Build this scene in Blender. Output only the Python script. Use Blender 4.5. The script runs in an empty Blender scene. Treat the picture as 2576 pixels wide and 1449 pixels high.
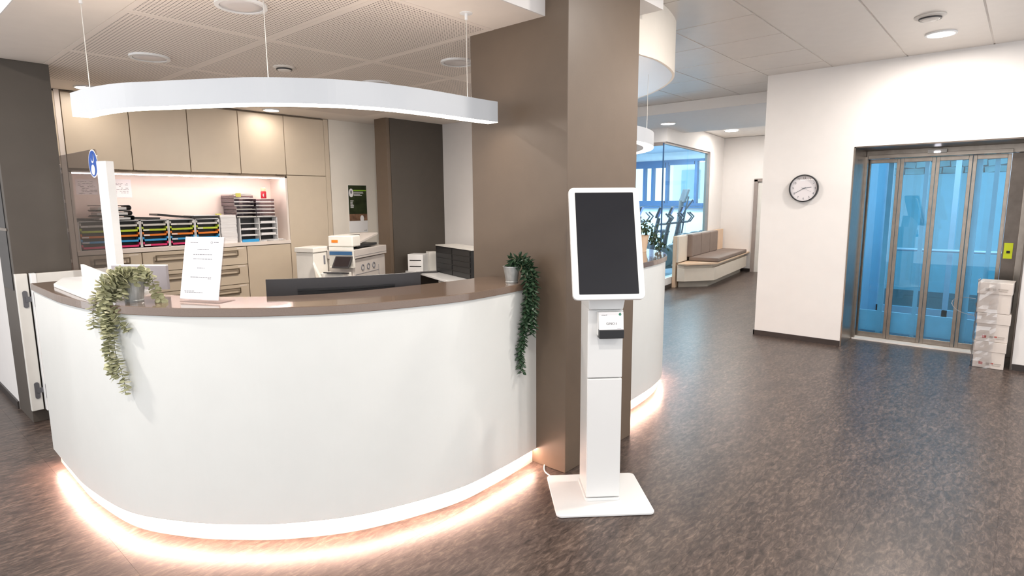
import bpy, bmesh, math, random
from mathutils import Vector, Matrix, Euler
random.seed(7)
R = math.radians
S = bpy.context.scene
C = S.collection

# ------------------------------------------------------------------ camera
M_R = Vector((0.657, -0.754, -0.007)); M_U = Vector((0.114, 0.090, 0.989)); M_F = Vector((0.745, 0.651, -0.145))
M_F.normalize(); M_R = (M_R - M_F * M_R.dot(M_F)).normalized(); M_U = M_R.cross(M_F)
cam_d = bpy.data.cameras.new('camera'); cam = bpy.data.objects.new('camera', cam_d); C.objects.link(cam)
cam_d.sensor_width = 36.0; cam_d.lens = 36.0 * 1476.9 / 2576.0; cam_d.clip_start = 0.05; cam_d.clip_end = 200
cam.matrix_world = Matrix(((M_R.x, M_U.x, -M_F.x, 0), (M_R.y, M_U.y, -M_F.y, 0), (M_R.z, M_U.z, -M_F.z, 1.6), (0, 0, 0, 1)))
S.camera = cam

# ------------------------------------------------------------------ world, view
w = bpy.data.worlds.new('world'); S.world = w; w.use_nodes = True
bg = w.node_tree.nodes['Background']; bg.inputs[0].default_value = (0.95, 0.97, 1.0, 1); bg.inputs[1].default_value = 1.5
S.view_settings.view_transform = 'Standard'; S.view_settings.look = 'None'
S.view_settings.exposure = 0.33; S.view_settings.gamma = 1.0; S.view_settings.use_curve_mapping = False

# ------------------------------------------------------------------ lamps: seen downlights plus added unseen ones
DOWN_W = 30
def area(name, loc, size, power, color=(1, 0.93, 0.86), rot=(0, 0, 0), spread=180):
    d = bpy.data.lights.new(name, 'AREA'); d.shape = 'DISK'; d.size = size; d.energy = power; d.color = color
    d.spread = R(spread)
    o = bpy.data.objects.new(name, d); o.location = loc; o.rotation_euler = rot; C.objects.link(o); return o
for (x, y, p) in ((6.367, 0.695, 30), (3.6, 0.9, 34), (1.0, 0.6, 26), (-0.6, 4.1, 52), (-0.8, 1.6, 26), (1.6, -1.4, 30), (4.2, -1.4, 30), (5.6, 3.4, 26)):  # first has a fixture, two follow plant shadows, the others are added unseen fill
    area('downlight_lamp', (x, y, 2.975), 0.15, p)
area('cabin_fill', (8.8, 0.4, 2.26), 0.5, 9, (0.86, 0.94, 1.0))  # added light, no fixture, brightens the dark cabin interior
for (x, y, z, p) in ((1.549, 6.21, 2.59, 1.5), (3.238, 6.27, 2.59, 1.5)):
    area('office_downlight_lamp', (x, y, z), 0.13, p, (1, 0.90, 0.80))
area('office_round_fill', (3.144, 4.265, 2.585), 0.22, 46, (1, 0.92, 0.83))  # added office fill, placed at the round fixture behind the bar lamp
for (x, y, z, p) in ((9.1, 4.3, 2.835, 16), (12.1, 4.5, 2.975, 26), (12.0, 2.6, 2.975, 34), (9.4, 2.4, 2.835, 20)):
    area('corridor_downlight_lamp', (x, y, z), 0.16, p, (1, 0.94, 0.88))
for (x, y) in ((11.6, 6.6), (13.8, 7.6), (14.2, 6.3), (12.0, 8.4)):
    area('gym_fill', (x, y, 2.88), 0.6, 70, (0.9, 0.96, 1.0))  # added lights without fixtures, brighten the gym walls

# ------------------------------------------------------------------ materials
def lin(c):
    return tuple((v / 255 / 12.92 if v / 255 <= 0.04045 else ((v / 255 + 0.055) / 1.055) ** 2.4) for v in c) + (1,)
def new_mat(name):
    m = bpy.data.materials.new(name); m.use_nodes = True; nt = m.node_tree; nt.nodes.clear()
    out = nt.nodes.new('ShaderNodeOutputMaterial'); return m, nt, out
def mat(name, rgb, rough=0.5, metal=0.0, var=0.04, scale=8.0, bump=0.0, bscale=60.0, coat=0.0, alpha=1.0, spec=0.5):
    m, nt, out = new_mat(name)
    b = nt.nodes.new('ShaderNodeBsdfPrincipled'); nt.links.new(b.outputs[0], out.inputs[0])
    c = lin(rgb)
    tc = nt.nodes.new('ShaderNodeTexCoord')
    n = nt.nodes.new('ShaderNodeTexNoise'); n.inputs['Scale'].default_value = scale; n.inputs['Detail'].default_value = 3
    nt.links.new(tc.outputs['Object'], n.inputs['Vector'])
    rp = nt.nodes.new('ShaderNodeValToRGB')
    rp.color_ramp.elements[0].position = 0.3; rp.color_ramp.elements[1].position = 0.7
    rp.color_ramp.elements[0].color = tuple(max(0, v * (1 - var)) for v in c[:3]) + (1,)
    rp.color_ramp.elements[1].color = tuple(min(1, v * (1 + var)) for v in c[:3]) + (1,)
    nt.links.new(n.outputs['Fac'], rp.inputs[0]); nt.links.new(rp.outputs[0], b.inputs['Base Color'])
    b.inputs['Roughness'].default_value = rough; b.inputs['Metallic'].default_value = metal
    b.inputs['Coat Weight'].default_value = coat; b.inputs['Alpha'].default_value = alpha
    b.inputs['Specular IOR Level'].default_value = spec
    if bump > 0:
        n2 = nt.nodes.new('ShaderNodeTexNoise'); n2.inputs['Scale'].default_value = bscale; n2.inputs['Detail'].default_value = 4
        nt.links.new(tc.outputs['Object'], n2.inputs['Vector'])
        bp = nt.nodes.new('ShaderNodeBump'); bp.inputs['Strength'].default_value = bump; bp.inputs['Distance'].default_value = 0.003
        nt.links.new(n2.outputs['Fac'], bp.inputs['Height']); nt.links.new(bp.outputs[0], b.inputs['Normal'])
    return m
def emit(name, rgb, strength):
    m, nt, out = new_mat(name)
    e = nt.nodes.new('ShaderNodeEmission'); e.inputs[0].default_value = lin(rgb); e.inputs[1].default_value = strength
    nt.links.new(e.outputs[0], out.inputs[0]); return m
def glass(name, tint, refl=0.08, rough=0.0, fr=0.5):
    m, nt, out = new_mat(name)
    t = nt.nodes.new('ShaderNodeBsdfTransparent'); t.inputs[0].default_value = tuple(tint) + (1,)
    g = nt.nodes.new('ShaderNodeBsdfGlossy'); g.inputs['Roughness'].default_value = rough
    lw = nt.nodes.new('ShaderNodeLayerWeight'); lw.inputs[0].default_value = 0.25
    mp = nt.nodes.new('ShaderNodeMath'); mp.operation = 'MULTIPLY_ADD'; mp.inputs[1].default_value = fr; mp.inputs[2].default_value = refl
    nt.links.new(lw.outputs['Fresnel'], mp.inputs[0])
    mx = nt.nodes.new('ShaderNodeMixShader'); nt.links.new(mp.outputs[0], mx.inputs[0])
    nt.links.new(t.outputs[0], mx.inputs[1]); nt.links.new(g.outputs[0], mx.inputs[2]); nt.links.new(mx.outputs[0], out.inputs[0])
    return m

def floor_mat():
    m, nt, out = new_mat('floor_vinyl'); N = nt.nodes.new; L = nt.links.new
    b = N('ShaderNodeBsdfPrincipled'); L(b.outputs[0], out.inputs[0])
    g = N('ShaderNodeNewGeometry')
    mp = N('ShaderNodeMapping'); mp.inputs['Rotation'].default_value = (0, 0, R(-44)); mp.inputs['Scale'].default_value = (1.15, 0.48, 1)
    mp.inputs['Rotation'].default_value = (0, 0, R(49)); mp.inputs['Scale'].default_value = (0.55, 1.7, 1)
    L(g.outputs['Position'], mp.inputs['Vector'])
    n1 = N('ShaderNodeTexNoise'); n1.inputs['Scale'].default_value = 28; n1.inputs['Detail'].default_value = 8; n1.inputs['Roughness'].default_value = 0.68; n1.inputs['Distortion'].default_value = 0.7
    n2 = N('ShaderNodeTexNoise'); n2.inputs['Scale'].default_value = 5; n2.inputs['Detail'].default_value = 5; n2.inputs['Distortion'].default_value = 0.5
    L(mp.outputs[0], n1.inputs['Vector']); L(mp.outputs[0], n2.inputs['Vector'])
    r1 = N('ShaderNodeValToRGB'); e = r1.color_ramp.elements
    e[0].position = 0.32; e[0].color = lin((48, 41, 38)); e[1].position = 0.71; e[1].color = lin((118, 103, 95))
    k = r1.color_ramp.elements.new(0.5); k.color = lin((78, 67, 62))
    L(n1.outputs['Fac'], r1.inputs[0])
    r2 = N('ShaderNodeValToRGB'); e = r2.color_ramp.elements
    e[0].position = 0.35; e[0].color = (0.72, 0.70, 0.70, 1); e[1].position = 0.68; e[1].color = (1.12, 1.08, 1.02, 1)
    L(n2.outputs['Fac'], r2.inputs[0])
    mu = N('ShaderNodeMix'); mu.data_type = 'RGBA'; mu.blend_type = 'MULTIPLY'; mu.inputs[0].default_value = 1
    L(r1.outputs[0], mu.inputs[6]); L(r2.outputs[0], mu.inputs[7]); L(mu.outputs[2], b.inputs['Base Color'])
    b.inputs['Roughness'].default_value = 0.33; b.inputs['Specular IOR Level'].default_value = 0.45
    bp = N('ShaderNodeBump'); bp.inputs['Strength'].default_value = 0.12; bp.inputs['Distance'].default_value = 0.003
    L(n1.outputs['Fac'], bp.inputs['Height']); L(bp.outputs[0], b.inputs['Normal'])
    return m
def perf_mat():
    m, nt, out = new_mat('perforated_board'); N = nt.nodes.new; L = nt.links.new
    b = N('ShaderNodeBsdfPrincipled'); L(b.outputs[0], out.inputs[0]); b.inputs['Roughness'].default_value = 0.6
    tc = N('ShaderNodeTexCoord'); sp = N('ShaderNodeSeparateXYZ'); L(tc.outputs['Object'], sp.inputs[0])
    def fr(sock):
        a = N('ShaderNodeMath'); a.operation = 'DIVIDE'; a.inputs[1].default_value = 0.02; L(sock, a.inputs[0])
        f = N('ShaderNodeMath'); f.operation = 'FRACT'; L(a.outputs[0], f.inputs[0])
        s = N('ShaderNodeMath'); s.operation = 'SUBTRACT'; s.inputs[1].default_value = 0.5; L(f.outputs[0], s.inputs[0])
        q = N('ShaderNodeMath'); q.operation = 'POWER'; q.inputs[1].default_value = 2; L(s.outputs[0], q.inputs[0]); return q
    def inside(sock, lim):
        a = N('ShaderNodeMath'); a.operation = 'ABSOLUTE'; L(sock, a.inputs[0])
        f = N('ShaderNodeMath'); f.operation = 'LESS_THAN'; f.inputs[1].default_value = lim; L(a.outputs[0], f.inputs[0]); return f
    ad = N('ShaderNodeMath'); ad.operation = 'ADD'; L(fr(sp.outputs[0]).outputs[0], ad.inputs[0]); L(fr(sp.outputs[1]).outputs[0], ad.inputs[1])
    lt = N('ShaderNodeMath'); lt.operation = 'LESS_THAN'; lt.inputs[1].default_value = 0.055; L(ad.outputs[0], lt.inputs[0])
    m1 = N('ShaderNodeMath'); m1.operation = 'MULTIPLY'; L(lt.outputs[0], m1.inputs[0]); L(inside(sp.outputs[0], 0.36).outputs[0], m1.inputs[1])
    m2 = N('ShaderNodeMath'); m2.operation = 'MULTIPLY'; L(m1.outputs[0], m2.inputs[0]); L(inside(sp.outputs[1], 0.56).outputs[0], m2.inputs[1])
    mx = N('ShaderNodeMix'); mx.data_type = 'RGBA'; mx.inputs[6].default_value = lin((238, 227, 217)); mx.inputs[7].default_value = lin((96, 84, 78))
    L(m2.outputs[0], mx.inputs[0]); L(mx.outputs[2], b.inputs['Base Color']); return m

MT = dict(
    white=mat('white_paint', (226, 222, 219), 0.7, var=0.01, bump=0.05, bscale=180),
    cream=mat('cream_paint', (238, 230, 218), 0.7, var=0.01, bump=0.05, bscale=180),
    ceil=mat('ceiling_paint', (232, 224, 216), 0.45, var=0.02),
    ceil_metal=mat('ceiling_metal_panel', (214, 207, 200), 0.32, 0.10, var=0.02),
    ceil_joint=mat('ceiling_joint', (232, 226, 220), 0.5),
    canopy=mat('canopy_board', (238, 228, 218), 0.6, var=0.015),
    perf=perf_mat(),
    brown=mat('brown_wall_paint', (103, 88, 74), 0.45, var=0.03, bump=0.10, bscale=220),
    dark=mat('dark_wall_paint', (76, 69, 62), 0.5, var=0.03, bump=0.10, bscale=220),
    floor=floor_mat(),
    joint=mat('floor_joint', (62, 54, 51), 0.8),
    black_base=mat('black_baseboard', (48, 42, 40), 0.4),
    counter=mat('counter_laminate', (217, 218, 215), 0.35, var=0.01),
    slab=mat('counter_stone_slab', (112, 93, 80), 0.13, var=0.05, scale=160, coat=0.4),
    plinth=mat('plinth_laminate', (232, 220, 208), 0.35),
    gloss=mat('white_lacquer', (236, 236, 236), 0.25, var=0.005),
    lamp_body=mat('lamp_housing_white', (190, 194, 199), 0.4, var=0.005),
    riser_shaded=mat('riser_shaded_board', (150, 144, 148), 0.5),  # white board, shade of its side turned from the light put into the colour
    hinge_grey=mat('hinge_grey_metal', (110, 110, 114), 0.4, 0.5),
    kiosk=mat('kiosk_white_metal', (219, 219, 218), 0.3, var=0.005),
    screen=mat('screen_glass', (30, 31, 36), 0.10, var=0.02),
    black=mat('black_plastic', (28, 28, 30), 0.35),
    black2=mat('charcoal_plastic', (50, 48, 50), 0.4),
    cab=mat('cabinet_laminate', (216, 200, 178), 0.4, var=0.015),
    cab_body=mat('cabinet_carcass', (150, 132, 112), 0.6),
    niche=mat('niche_laminate', (240, 228, 218), 0.5, var=0.01),
    handle=mat('bronze_handle', (120, 106, 88), 0.35, 0.6),
    steel=mat('brushed_steel', (150, 140, 130), 0.28, 0.9, var=0.10, scale=14, bump=0.05),
    steel_d=mat('dark_steel', (104, 95, 88), 0.33, 0.8, var=0.12, scale=12),
    alu=mat('pale_aluminium', (225, 232, 242), 0.4, 0.3),
    frame_b=mat('blue_grey_frame', (50, 92, 134), 0.4, 0.2),
    frame_g=mat('taupe_frame', (150, 138, 132), 0.4),
    zinc=mat('zinc_pot', (175, 177, 176), 0.38, 0.6, var=0.12, scale=30),
    leaf_a=mat('eucalyptus_leaf', (168, 168, 134), 0.55, var=0.25, scale=18),
    leaf_a2=mat('eucalyptus_leaf_pale', (208, 204, 174), 0.55, var=0.15, scale=18),
    leaf_b=mat('dark_ruscus_leaf', (42, 66, 44), 0.4, var=0.25, scale=18),
    stem=mat('plant_stem', (98, 96, 66), 0.7),
    soil=mat('potting_soil', (60, 46, 36), 0.9),
    paper=mat('paper', (240, 238, 238), 0.7, var=0.005),
    ink=mat('grey_ink', (120, 120, 126), 0.8),
    inkd=mat('dark_ink', (40, 40, 44), 0.8),
    inkg=mat('green_print', (40, 130, 100), 0.7),
    lime=mat('lime_plastic', (196, 216, 60), 0.35),
    orange=mat('orange_plastic', (240, 130, 30), 0.35),
    blue=mat('blue_plastic', (60, 165, 225), 0.35),
    pink=mat('magenta_plastic', (215, 50, 110), 0.35),
    lgrey=mat('light_grey_plastic', (215, 212, 206), 0.4),
    machine=mat('machine_plastic', (226, 222, 214), 0.4),
    machine2=mat('machine_plastic_grey', (196, 188, 182), 0.45),
    cushion=mat('taupe_upholstery', (128, 113, 104), 0.8, var=0.06, bump=0.3, bscale=300),
    wood=mat('pale_beech', (214, 186, 158), 0.45, var=0.06, scale=5),
    bench=mat('bench_laminate', (214, 204, 190), 0.45, var=0.02),
    bench_d=mat('bench_plinth', (176, 168, 156), 0.45),
    carton=mat('white_carton', (214, 204, 196), 0.7, var=0.05, bump=0.2),
    carton2=mat('carton_print_grey', (176, 166, 158), 0.7),
    redp=mat('red_print', (170, 60, 50), 0.7),
    yellow=mat('yellow_sticker', (206, 220, 30), 0.5),
    ynote=mat('yellow_note', (235, 230, 120), 0.7),
    bluesign=mat('blue_sign', (30, 80, 165), 0.5),
    red=mat('red_can', (200, 35, 55), 0.3),
    cap_cream=mat('cap_cream', (222, 200, 166), 0.4),
    poster=mat('poster_dark_green', (52, 60, 38), 0.3, var=0.5, scale=9),
    poster2=mat('poster_brown', (128, 98, 78), 0.3, var=0.5, scale=14),
    posterg=mat('poster_lime', (150, 200, 60), 0.4),
    gym_wall=mat('gym_wall_paint', (228, 236, 242), 0.7),
    gym_floor=mat('gym_floor', (130, 150, 170), 0.35),
    gym_ceil=mat('gym_ceiling', (185, 200, 215), 0.6),
    gym_m=mat('gym_machine', (26, 38, 54), 0.4),
    gym_b=mat('gym_console_blue', (36, 74, 170), 0.35),
    gym_g=mat('gym_machine_grey', (92, 96, 102), 0.4),
    facade=mat('outside_facade', (225, 228, 230), 0.8),
    facade_w=mat('outside_window', (150, 190, 205), 0.3),
    stone=mat('outside_stone', (205, 210, 205), 0.8, var=0.3, scale=3),
    bush=mat('outside_bush', (120, 160, 120), 0.7, var=0.4, scale=6),
    led=emit('led_strip_warm', (255, 210, 190), 100),
    led2=emit('led_strip_niche', (255, 234, 232), 26),
    lampw=emit('bar_lamp_diffuser', (255, 242, 228), 13),
    lampup=emit('bar_lamp_uplight', (255, 236, 220), 6),
    disc=emit('downlight_glow', (255, 246, 238), 14),
    disc2=emit('ring_lamp_glow', (255, 246, 240), 2.2),
    sens=emit('sensor_led', (240, 240, 255), 12),
    frost=mat('frosted_glass', (212, 206, 204), 0.25),
    off=mat('detector_white', (225, 218, 210), 0.4),
    glass_el=glass('elevator_glass', (0.60, 0.88, 1.0), 0.05),
    glass_in=glass('cabin_glass', (0.62, 0.88, 0.98), 0.04),
    glass_gy=glass('gym_glass', (0.80, 0.95, 1.0), 0.02, fr=0.12),
    glass_w=glass('window_glass', (0.92, 0.97, 1.0), 0.03),
    plexi=glass('acrylic_sheet', (0.93, 0.90, 0.90), 0.10),
    film=glass('stretch_film', (0.93, 0.93, 0.94), 0.16, 0.15),
    smoke=glass('smoke_plastic', (0.70, 0.63, 0.66), 0.10, 0.1),
    stone_dark=mat('outside_joint', (90, 105, 105), 0.9),
    shaft=mat('outside_render_wall', (226, 234, 236), 0.8, var=0.04),
    steelblue=mat('shaft_paint', (165, 200, 225), 0.5, var=0.03),
)

# ------------------------------------------------------------------ mesh builder
class MB:
    def __init__(s): s.v = []; s.f = []
    def add(s, vs, fs):
        o = len(s.v); s.v += [tuple(p) for p in vs]; s.f += [tuple(o + i for i in f) for f in fs]; return s
    def box(s, x0, y0, z0, x1, y1, z1):
        x0, x1 = sorted((x0, x1)); y0, y1 = sorted((y0, y1)); z0, z1 = sorted((z0, z1))
        return s.add([(x0, y0, z0), (x1, y0, z0), (x1, y1, z0), (x0, y1, z0), (x0, y0, z1), (x1, y0, z1), (x1, y1, z1), (x0, y1, z1)],
                     [(0, 3, 2, 1), (4, 5, 6, 7), (0, 1, 5, 4), (1, 2, 6, 5), (2, 3, 7, 6), (3, 0, 4, 7)])
    def obox(s, m, sx, sy, sz):   # box centred at matrix m
        vs = [m @ Vector((a * sx / 2, b * sy / 2, c * sz / 2)) for c in (-1, 1) for a, b in ((-1, -1), (1, -1), (1, 1), (-1, 1))]
        return s.add(vs, [(0, 3, 2, 1), (4, 5, 6, 7), (0, 1, 5, 4), (1, 2, 6, 5), (2, 3, 7, 6), (3, 0, 4, 7)])
    def prism(s, pts, z0, z1):
        a = sum(pts[i][0] * pts[(i + 1) % len(pts)][1] - pts[(i + 1) % len(pts)][0] * pts[i][1] for i in range(len(pts)))
        if a < 0: pts = pts[::-1]
        n = len(pts)
        return s.add([(p[0], p[1], z0) for p in pts] + [(p[0], p[1], z1) for p in pts],
                     [tuple(reversed(range(n))), tuple(range(n, 2 * n))] + [(i, (i + 1) % n, n + (i + 1) % n, n + i) for i in range(n)])
    def tri_ribbon(s, outer, inner, z0, z1):  # solid strip between two open polylines of equal count
        n = len(outer); vs = []
        for z in (z0, z1):
            vs += [(p[0], p[1], z) for p in outer] + [(p[0], p[1], z) for p in inner]
        f = []
        for i in range(n - 1):
            f += [(i, n + i, n + i + 1, i + 1), (2 * n + i, 2 * n + i + 1, 3 * n + i + 1, 3 * n + i),
                  (i, i + 1, 2 * n + i + 1, 2 * n + i), (n + i + 1, n + i, 3 * n + i, 3 * n + i + 1)]
        f += [(0, 2 * n, 3 * n, n), (n - 1, 2 * n - 1, 4 * n - 1, 3 * n - 1)]
        return s.add(vs, f)
    def cyl(s, p0, p1, r, n=16, r2=None):
        r2 = r if r2 is None else r2; p0 = Vector(p0); p1 = Vector(p1); d = (p1 - p0).normalized()
        a = d.orthogonal().normalized(); b = d.cross(a); vs = []
        for p, q in ((p0, r), (p1, r2)):
            vs += [p + (a * math.cos(2 * math.pi * i / n) + b * math.sin(2 * math.pi * i / n)) * q for i in range(n)]
        return s.add(vs, [tuple(reversed(range(n))), tuple(range(n, 2 * n))] + [(i, (i + 1) % n, n + (i + 1) % n, n + i) for i in range(n)])
    def tube(s, pts, r, n=6):
        pts = [Vector(p) for p in pts]; m = len(pts); vs = []; prev = None
        for i, p in enumerate(pts):
            d = (pts[min(i + 1, m - 1)] - pts[max(i - 1, 0)]).normalized()
            a = (prev - d * prev.dot(d)).normalized() if prev is not None and (prev - d * prev.dot(d)).length > 1e-4 else d.orthogonal().normalized()
            prev = a; b = d.cross(a); q = r[i] if isinstance(r, (list, tuple)) else r
            vs += [p + (a * math.cos(2 * math.pi * k / n) + b * math.sin(2 * math.pi * k / n)) * q for k in range(n)]
        f = [tuple(reversed(range(n))), tuple(range((m - 1) * n, m * n))]
        for i in range(m - 1):
            f += [(i * n + k, i * n + (k + 1) % n, (i + 1) * n + (k + 1) % n, (i + 1) * n + k) for k in range(n)]
        return s.add(vs, f)
    def lathe(s, prof, c=(0, 0, 0), n=24):
        vs = []; m = len(prof)
        for r, z in prof: vs += [(c[0] + r * math.cos(2 * math.pi * k / n), c[1] + r * math.sin(2 * math.pi * k / n), c[2] + z) for k in range(n)]
        f = []
        for i in range(m - 1):
            f += [(i * n + k, i * n + (k + 1) % n, (i + 1) * n + (k + 1) % n, (i + 1) * n + k) for k in range(n)]
        return s.add(vs, f)
    def sheet(s, pts): return s.add(pts, [tuple(range(len(pts)))])
    def xf(s, m):
        s.v = [tuple(m @ Vector(p)) for p in s.v]; return s

def catmull(pts, k=6):
    P = [Vector(p) for p in pts]; P = [2 * P[0] - P[1]] + P + [2 * P[-1] - P[-2]]; out = []
    for i in range(1, len(P) - 2):
        for j in range(k):
            t = j / k; a, b, c, d = P[i - 1], P[i], P[i + 1], P[i + 2]
            out.append(0.5 * ((2 * b) + (c - a) * t + (2 * a - 5 * b + 4 * c - d) * t * t + (3 * b - a - 3 * c + d) * t ** 3))
    out.append(P[-2]); return [tuple(p) for p in out]
def offset(pts, d):
    out = []; n = len(pts)
    for i, p in enumerate(pts):
        a = pts[max(i - 1, 0)]; b = pts[min(i + 1, n - 1)]; t = Vector((b[0] - a[0], b[1] - a[1])).normalized()
        out.append((p[0] - t.y * d, p[1] + t.x * d))
    return out
def rrect(w, h, r, n=5, cx=0, cy=0):
    out = []
    for sx, sy, a0 in ((1, 1, 0), (-1, 1, 90), (-1, -1, 180), (1, -1, 270)):
        for i in range(n + 1):
            a = R(a0 + 90 * i / n); out.append((cx + sx * (w / 2 - r) + r * math.cos(a), cy + sy * (h / 2 - r) + r * math.sin(a)))
    return out

def finish(name, me, m, smooth=False):
    me.materials.append(m)
    if smooth:
        for p in me.polygons: p.use_smooth = True
    o = bpy.data.objects.new(name, me); C.objects.link(o); return o
def world_of(p):
    m = Matrix.LocRotScale(p.location, p.rotation_euler, p.scale)
    return world_of(p.parent) @ m if p.parent else m
def part(name, mb, m, parent=None, world=False, bevel=0, smooth=False, label=None, kind=None):
    """one mesh object; with world=True the builder's coordinates are world ones"""
    if isinstance(m, str): m = MT[m]
    vs = [Vector(v) for v in mb.v]
    if world and parent is not None:
        inv = world_of(parent).inverted(); vs = [inv @ v for v in vs]
    elif parent is not None and parent.parent is not None:   # sub-parts are drawn in the frame of the thing itself
        root = parent
        while root.parent is not None: root = root.parent
        inv = world_of(parent).inverted() @ world_of(root); vs = [inv @ v for v in vs]
    lo = Vector((min(v.x for v in vs), min(v.y for v in vs), min(v.z for v in vs)))
    hi = Vector((max(v.x for v in vs), max(v.y for v in vs), max(v.z for v in vs)))
    c = Vector(((lo.x + hi.x) / 2, (lo.y + hi.y) / 2, lo.z))
    me = bpy.data.meshes.new(name); me.from_pydata([v - c for v in vs], [], mb.f); me.update()
    o = finish(name, me, m, smooth); o.location = c
    if parent is not None: o.parent = parent
    if bevel:
        b = o.modifiers.new('bevel', 'BEVEL'); b.width = bevel; b.segments = 2; b.limit_method = 'ANGLE'; b.angle_limit = R(40)
    if label: o['label'] = label
    if kind: o['kind'] = kind
    return o
def thing(name, label, cat, loc=(0, 0, 0), rz=0, group=None):
    o = bpy.data.objects.new(name, None); o.empty_display_size = 0.1; C.objects.link(o)
    o.location = loc; o.rotation_euler = (0, 0, rz); o['label'] = label; o['category'] = cat
    if group: o['group'] = group
    return o
def tag(o, label, cat, group=None):
    o['label'] = label; o['category'] = cat
    if group: o['group'] = group
    return o
def struct(name, mb, m, bevel=0):
    o = part(name, mb, m, bevel=bevel); o['kind'] = 'structure'; return o
def struct_root(name, loc=(0, 0, 0)):
    o = bpy.data.objects.new(name, None); C.objects.link(o); o.location = loc; o['kind'] = 'structure'; return o
def copy_tree(o, parent=None):
    c = o.copy(); C.objects.link(c)
    if parent is not None: c.parent = parent
    for ch in [q for q in bpy.data.objects if q.parent == o]: copy_tree(ch, c)
    return c
def share(name, me_obj, loc, parent, rot=None, scale=None, m=None):
    o = me_obj.copy(); C.objects.link(o); o.name = name; o.parent = parent; o.location = loc
    if rot is not None: o.rotation_euler = rot
    if scale is not None: o.scale = scale
    return o
def text(name, s, size, mtx, m, parent, align='CENTER', ext=0.0003, label=None):
    cu = bpy.data.curves.new(name, 'FONT'); cu.body = s; cu.size = size; cu.align_x = align; cu.align_y = 'CENTER'; cu.extrude = ext; cu.resolution_u = 3
    t = bpy.data.objects.new(name, cu); C.objects.link(t)
    dg = bpy.context.evaluated_depsgraph_get(); me = bpy.data.meshes.new_from_object(t.evaluated_get(dg))
    bpy.data.objects.remove(t); bpy.data.curves.remove(cu)
    mb = MB().add([mtx @ v.co for v in me.vertices], [tuple(p.vertices) for p in me.polygons])
    bpy.data.meshes.remove(me)
    return part(name, mb, m, parent, label=label)

# ================================================================== SETTING
ZC = 2.993; ZB = 2.606; XW = 7.136
# floor slab with single vinyl tiles
fl = struct('floor', MB().box(-2.2, -2.6, -0.12, 15.6, 9.4, -0.0018), 'joint')
tile = None
TP = 0.53; TY0 = 0.505 - 2 * TP
for j in range(14):
    for i in range(15):
        x0 = -0.30 + i; y0 = TY0 + j * TP
        if x0 > 8.6 and y0 + TP > 6.2: continue
        if tile is None:
            tile = part('tile', MB().box(-0.4997, -TP / 2 + 0.0003, -0.0018, 0.4997, TP / 2 - 0.0003, 0), 'floor', fl)
            tile.location = Vector((x0 + 0.5, y0 + TP / 2, -0.0018)) - fl.location
        else:
            t = share('tile', tile, Vector((x0 + 0.5, y0 + TP / 2, -0.0018)) - fl.location, fl)
t = part('tile_field', MB().box(-2.2, -2.6, -0.0018, 14.7, TY0 - 0.001, 0).box(-2.2, TY0 + 14 * TP + 0.001, -0.0018, 8.7, 9.4, 0).box(-2.2, TY0, -0.0018, -0.302, TY0 + 14 * TP, 0), 'floor', fl, world=True)

# main ceiling: white seams above, metal panels below
ce = struct('ceiling', MB().box(-2.2, -2.6, ZC + 0.006, 7.85, 9.4, ZC + 0.08).box(7.85, 2.2, ZC + 0.006, 13.6, 9.4, ZC + 0.08), 'ceil_joint')
def cpanel(x0, y0, x1, y1, z=ZC, m='ceil_metal'):
    part('ceiling_panel', MB().box(x0 + 0.007, y0 + 0.007, z, x1 - 0.007, y1 - 0.007, z + 0.006), m, ce, world=True)
ys = [0.37 + 0.663 * k for k in range(-4, 13)]
for a, b in zip(ys[:-1], ys[1:]):
    if b < 1.75: xs = [-1.9, 1.1, 4.1, XW + 0.4]
    else: xs = [-2.0, -0.66, 0.02, 0.70] + ([2.72, 3.4, 4.07] if b > 2.2 else [1.38, 2.06, 2.72, 3.4, 4.07]) + [4.75, 5.43, 6.11, 6.79, 7.47, 8.1]
    for x0, x1 in zip(xs[:-1], xs[1:]):
        if x0 > 0.6 and x1 < 2.8 and b > 2.2: continue
        cpanel(x0, a, x1, b)

# reception canopy (lowered ceiling) with perforated boards
cn = struct('ceiling_canopy', MB().box(0.705, 2.095, ZB + 0.004, 2.70, 6.95, ZC).box(2.70, 2.50, ZB + 0.004, 3.44, 6.95, ZC).prism([(3.44, 2.70), (5.35, 3.42), (5.35, 6.95), (3.44, 6.95)], ZB + 0.004, ZC), 'canopy')
part('canopy_edge', MB().box(0.700, 2.090, ZB, 2.684, 2.100, ZC + 0.004).box(0.700, 2.10, ZB, 0.706, 9.2, ZC + 0.004), 'white', cn, world=True)
px = [1.11, 1.89, 2.67, 3.45, 4.23]; py = [2.47, 3.655, 4.84, 6.03]   # nine boards left of the column, three behind it
proto = None
for a, b in zip(px[:-1], px[1:]):
    for c_, d_ in zip(py[:-1], py[1:]):
        if a > 3.4 and c_ < 3.6: continue
        if proto is None: proto = part('perforated_panel', MB().box(-0.388, -0.5905, 0, 0.388, 0.5905, 0.005), 'perf', cn); q = proto
        else: q = proto.copy(); C.objects.link(q); q.parent = cn
        q.location = Vector(((a + b) / 2, (c_ + d_) / 2, ZB - 0.001)) - cn.location
part('canopy_border', MB().box(0.706, 2.10, ZB, 1.108, 6.9, ZB + 0.004).box(1.108, 2.10, ZB, 2.684, 2.468, ZB + 0.004).box(1.108, 6.032, ZB, 5.35, 6.5, ZB + 0.004).box(4.232, 3.65, ZB, 5.35, 6.03, ZB + 0.004).prism([(3.45, 2.71), (5.345, 3.42), (5.345, 3.653), (3.45, 3.653)], ZB, ZB + 0.004), 'canopy', cn, world=True)

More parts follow.
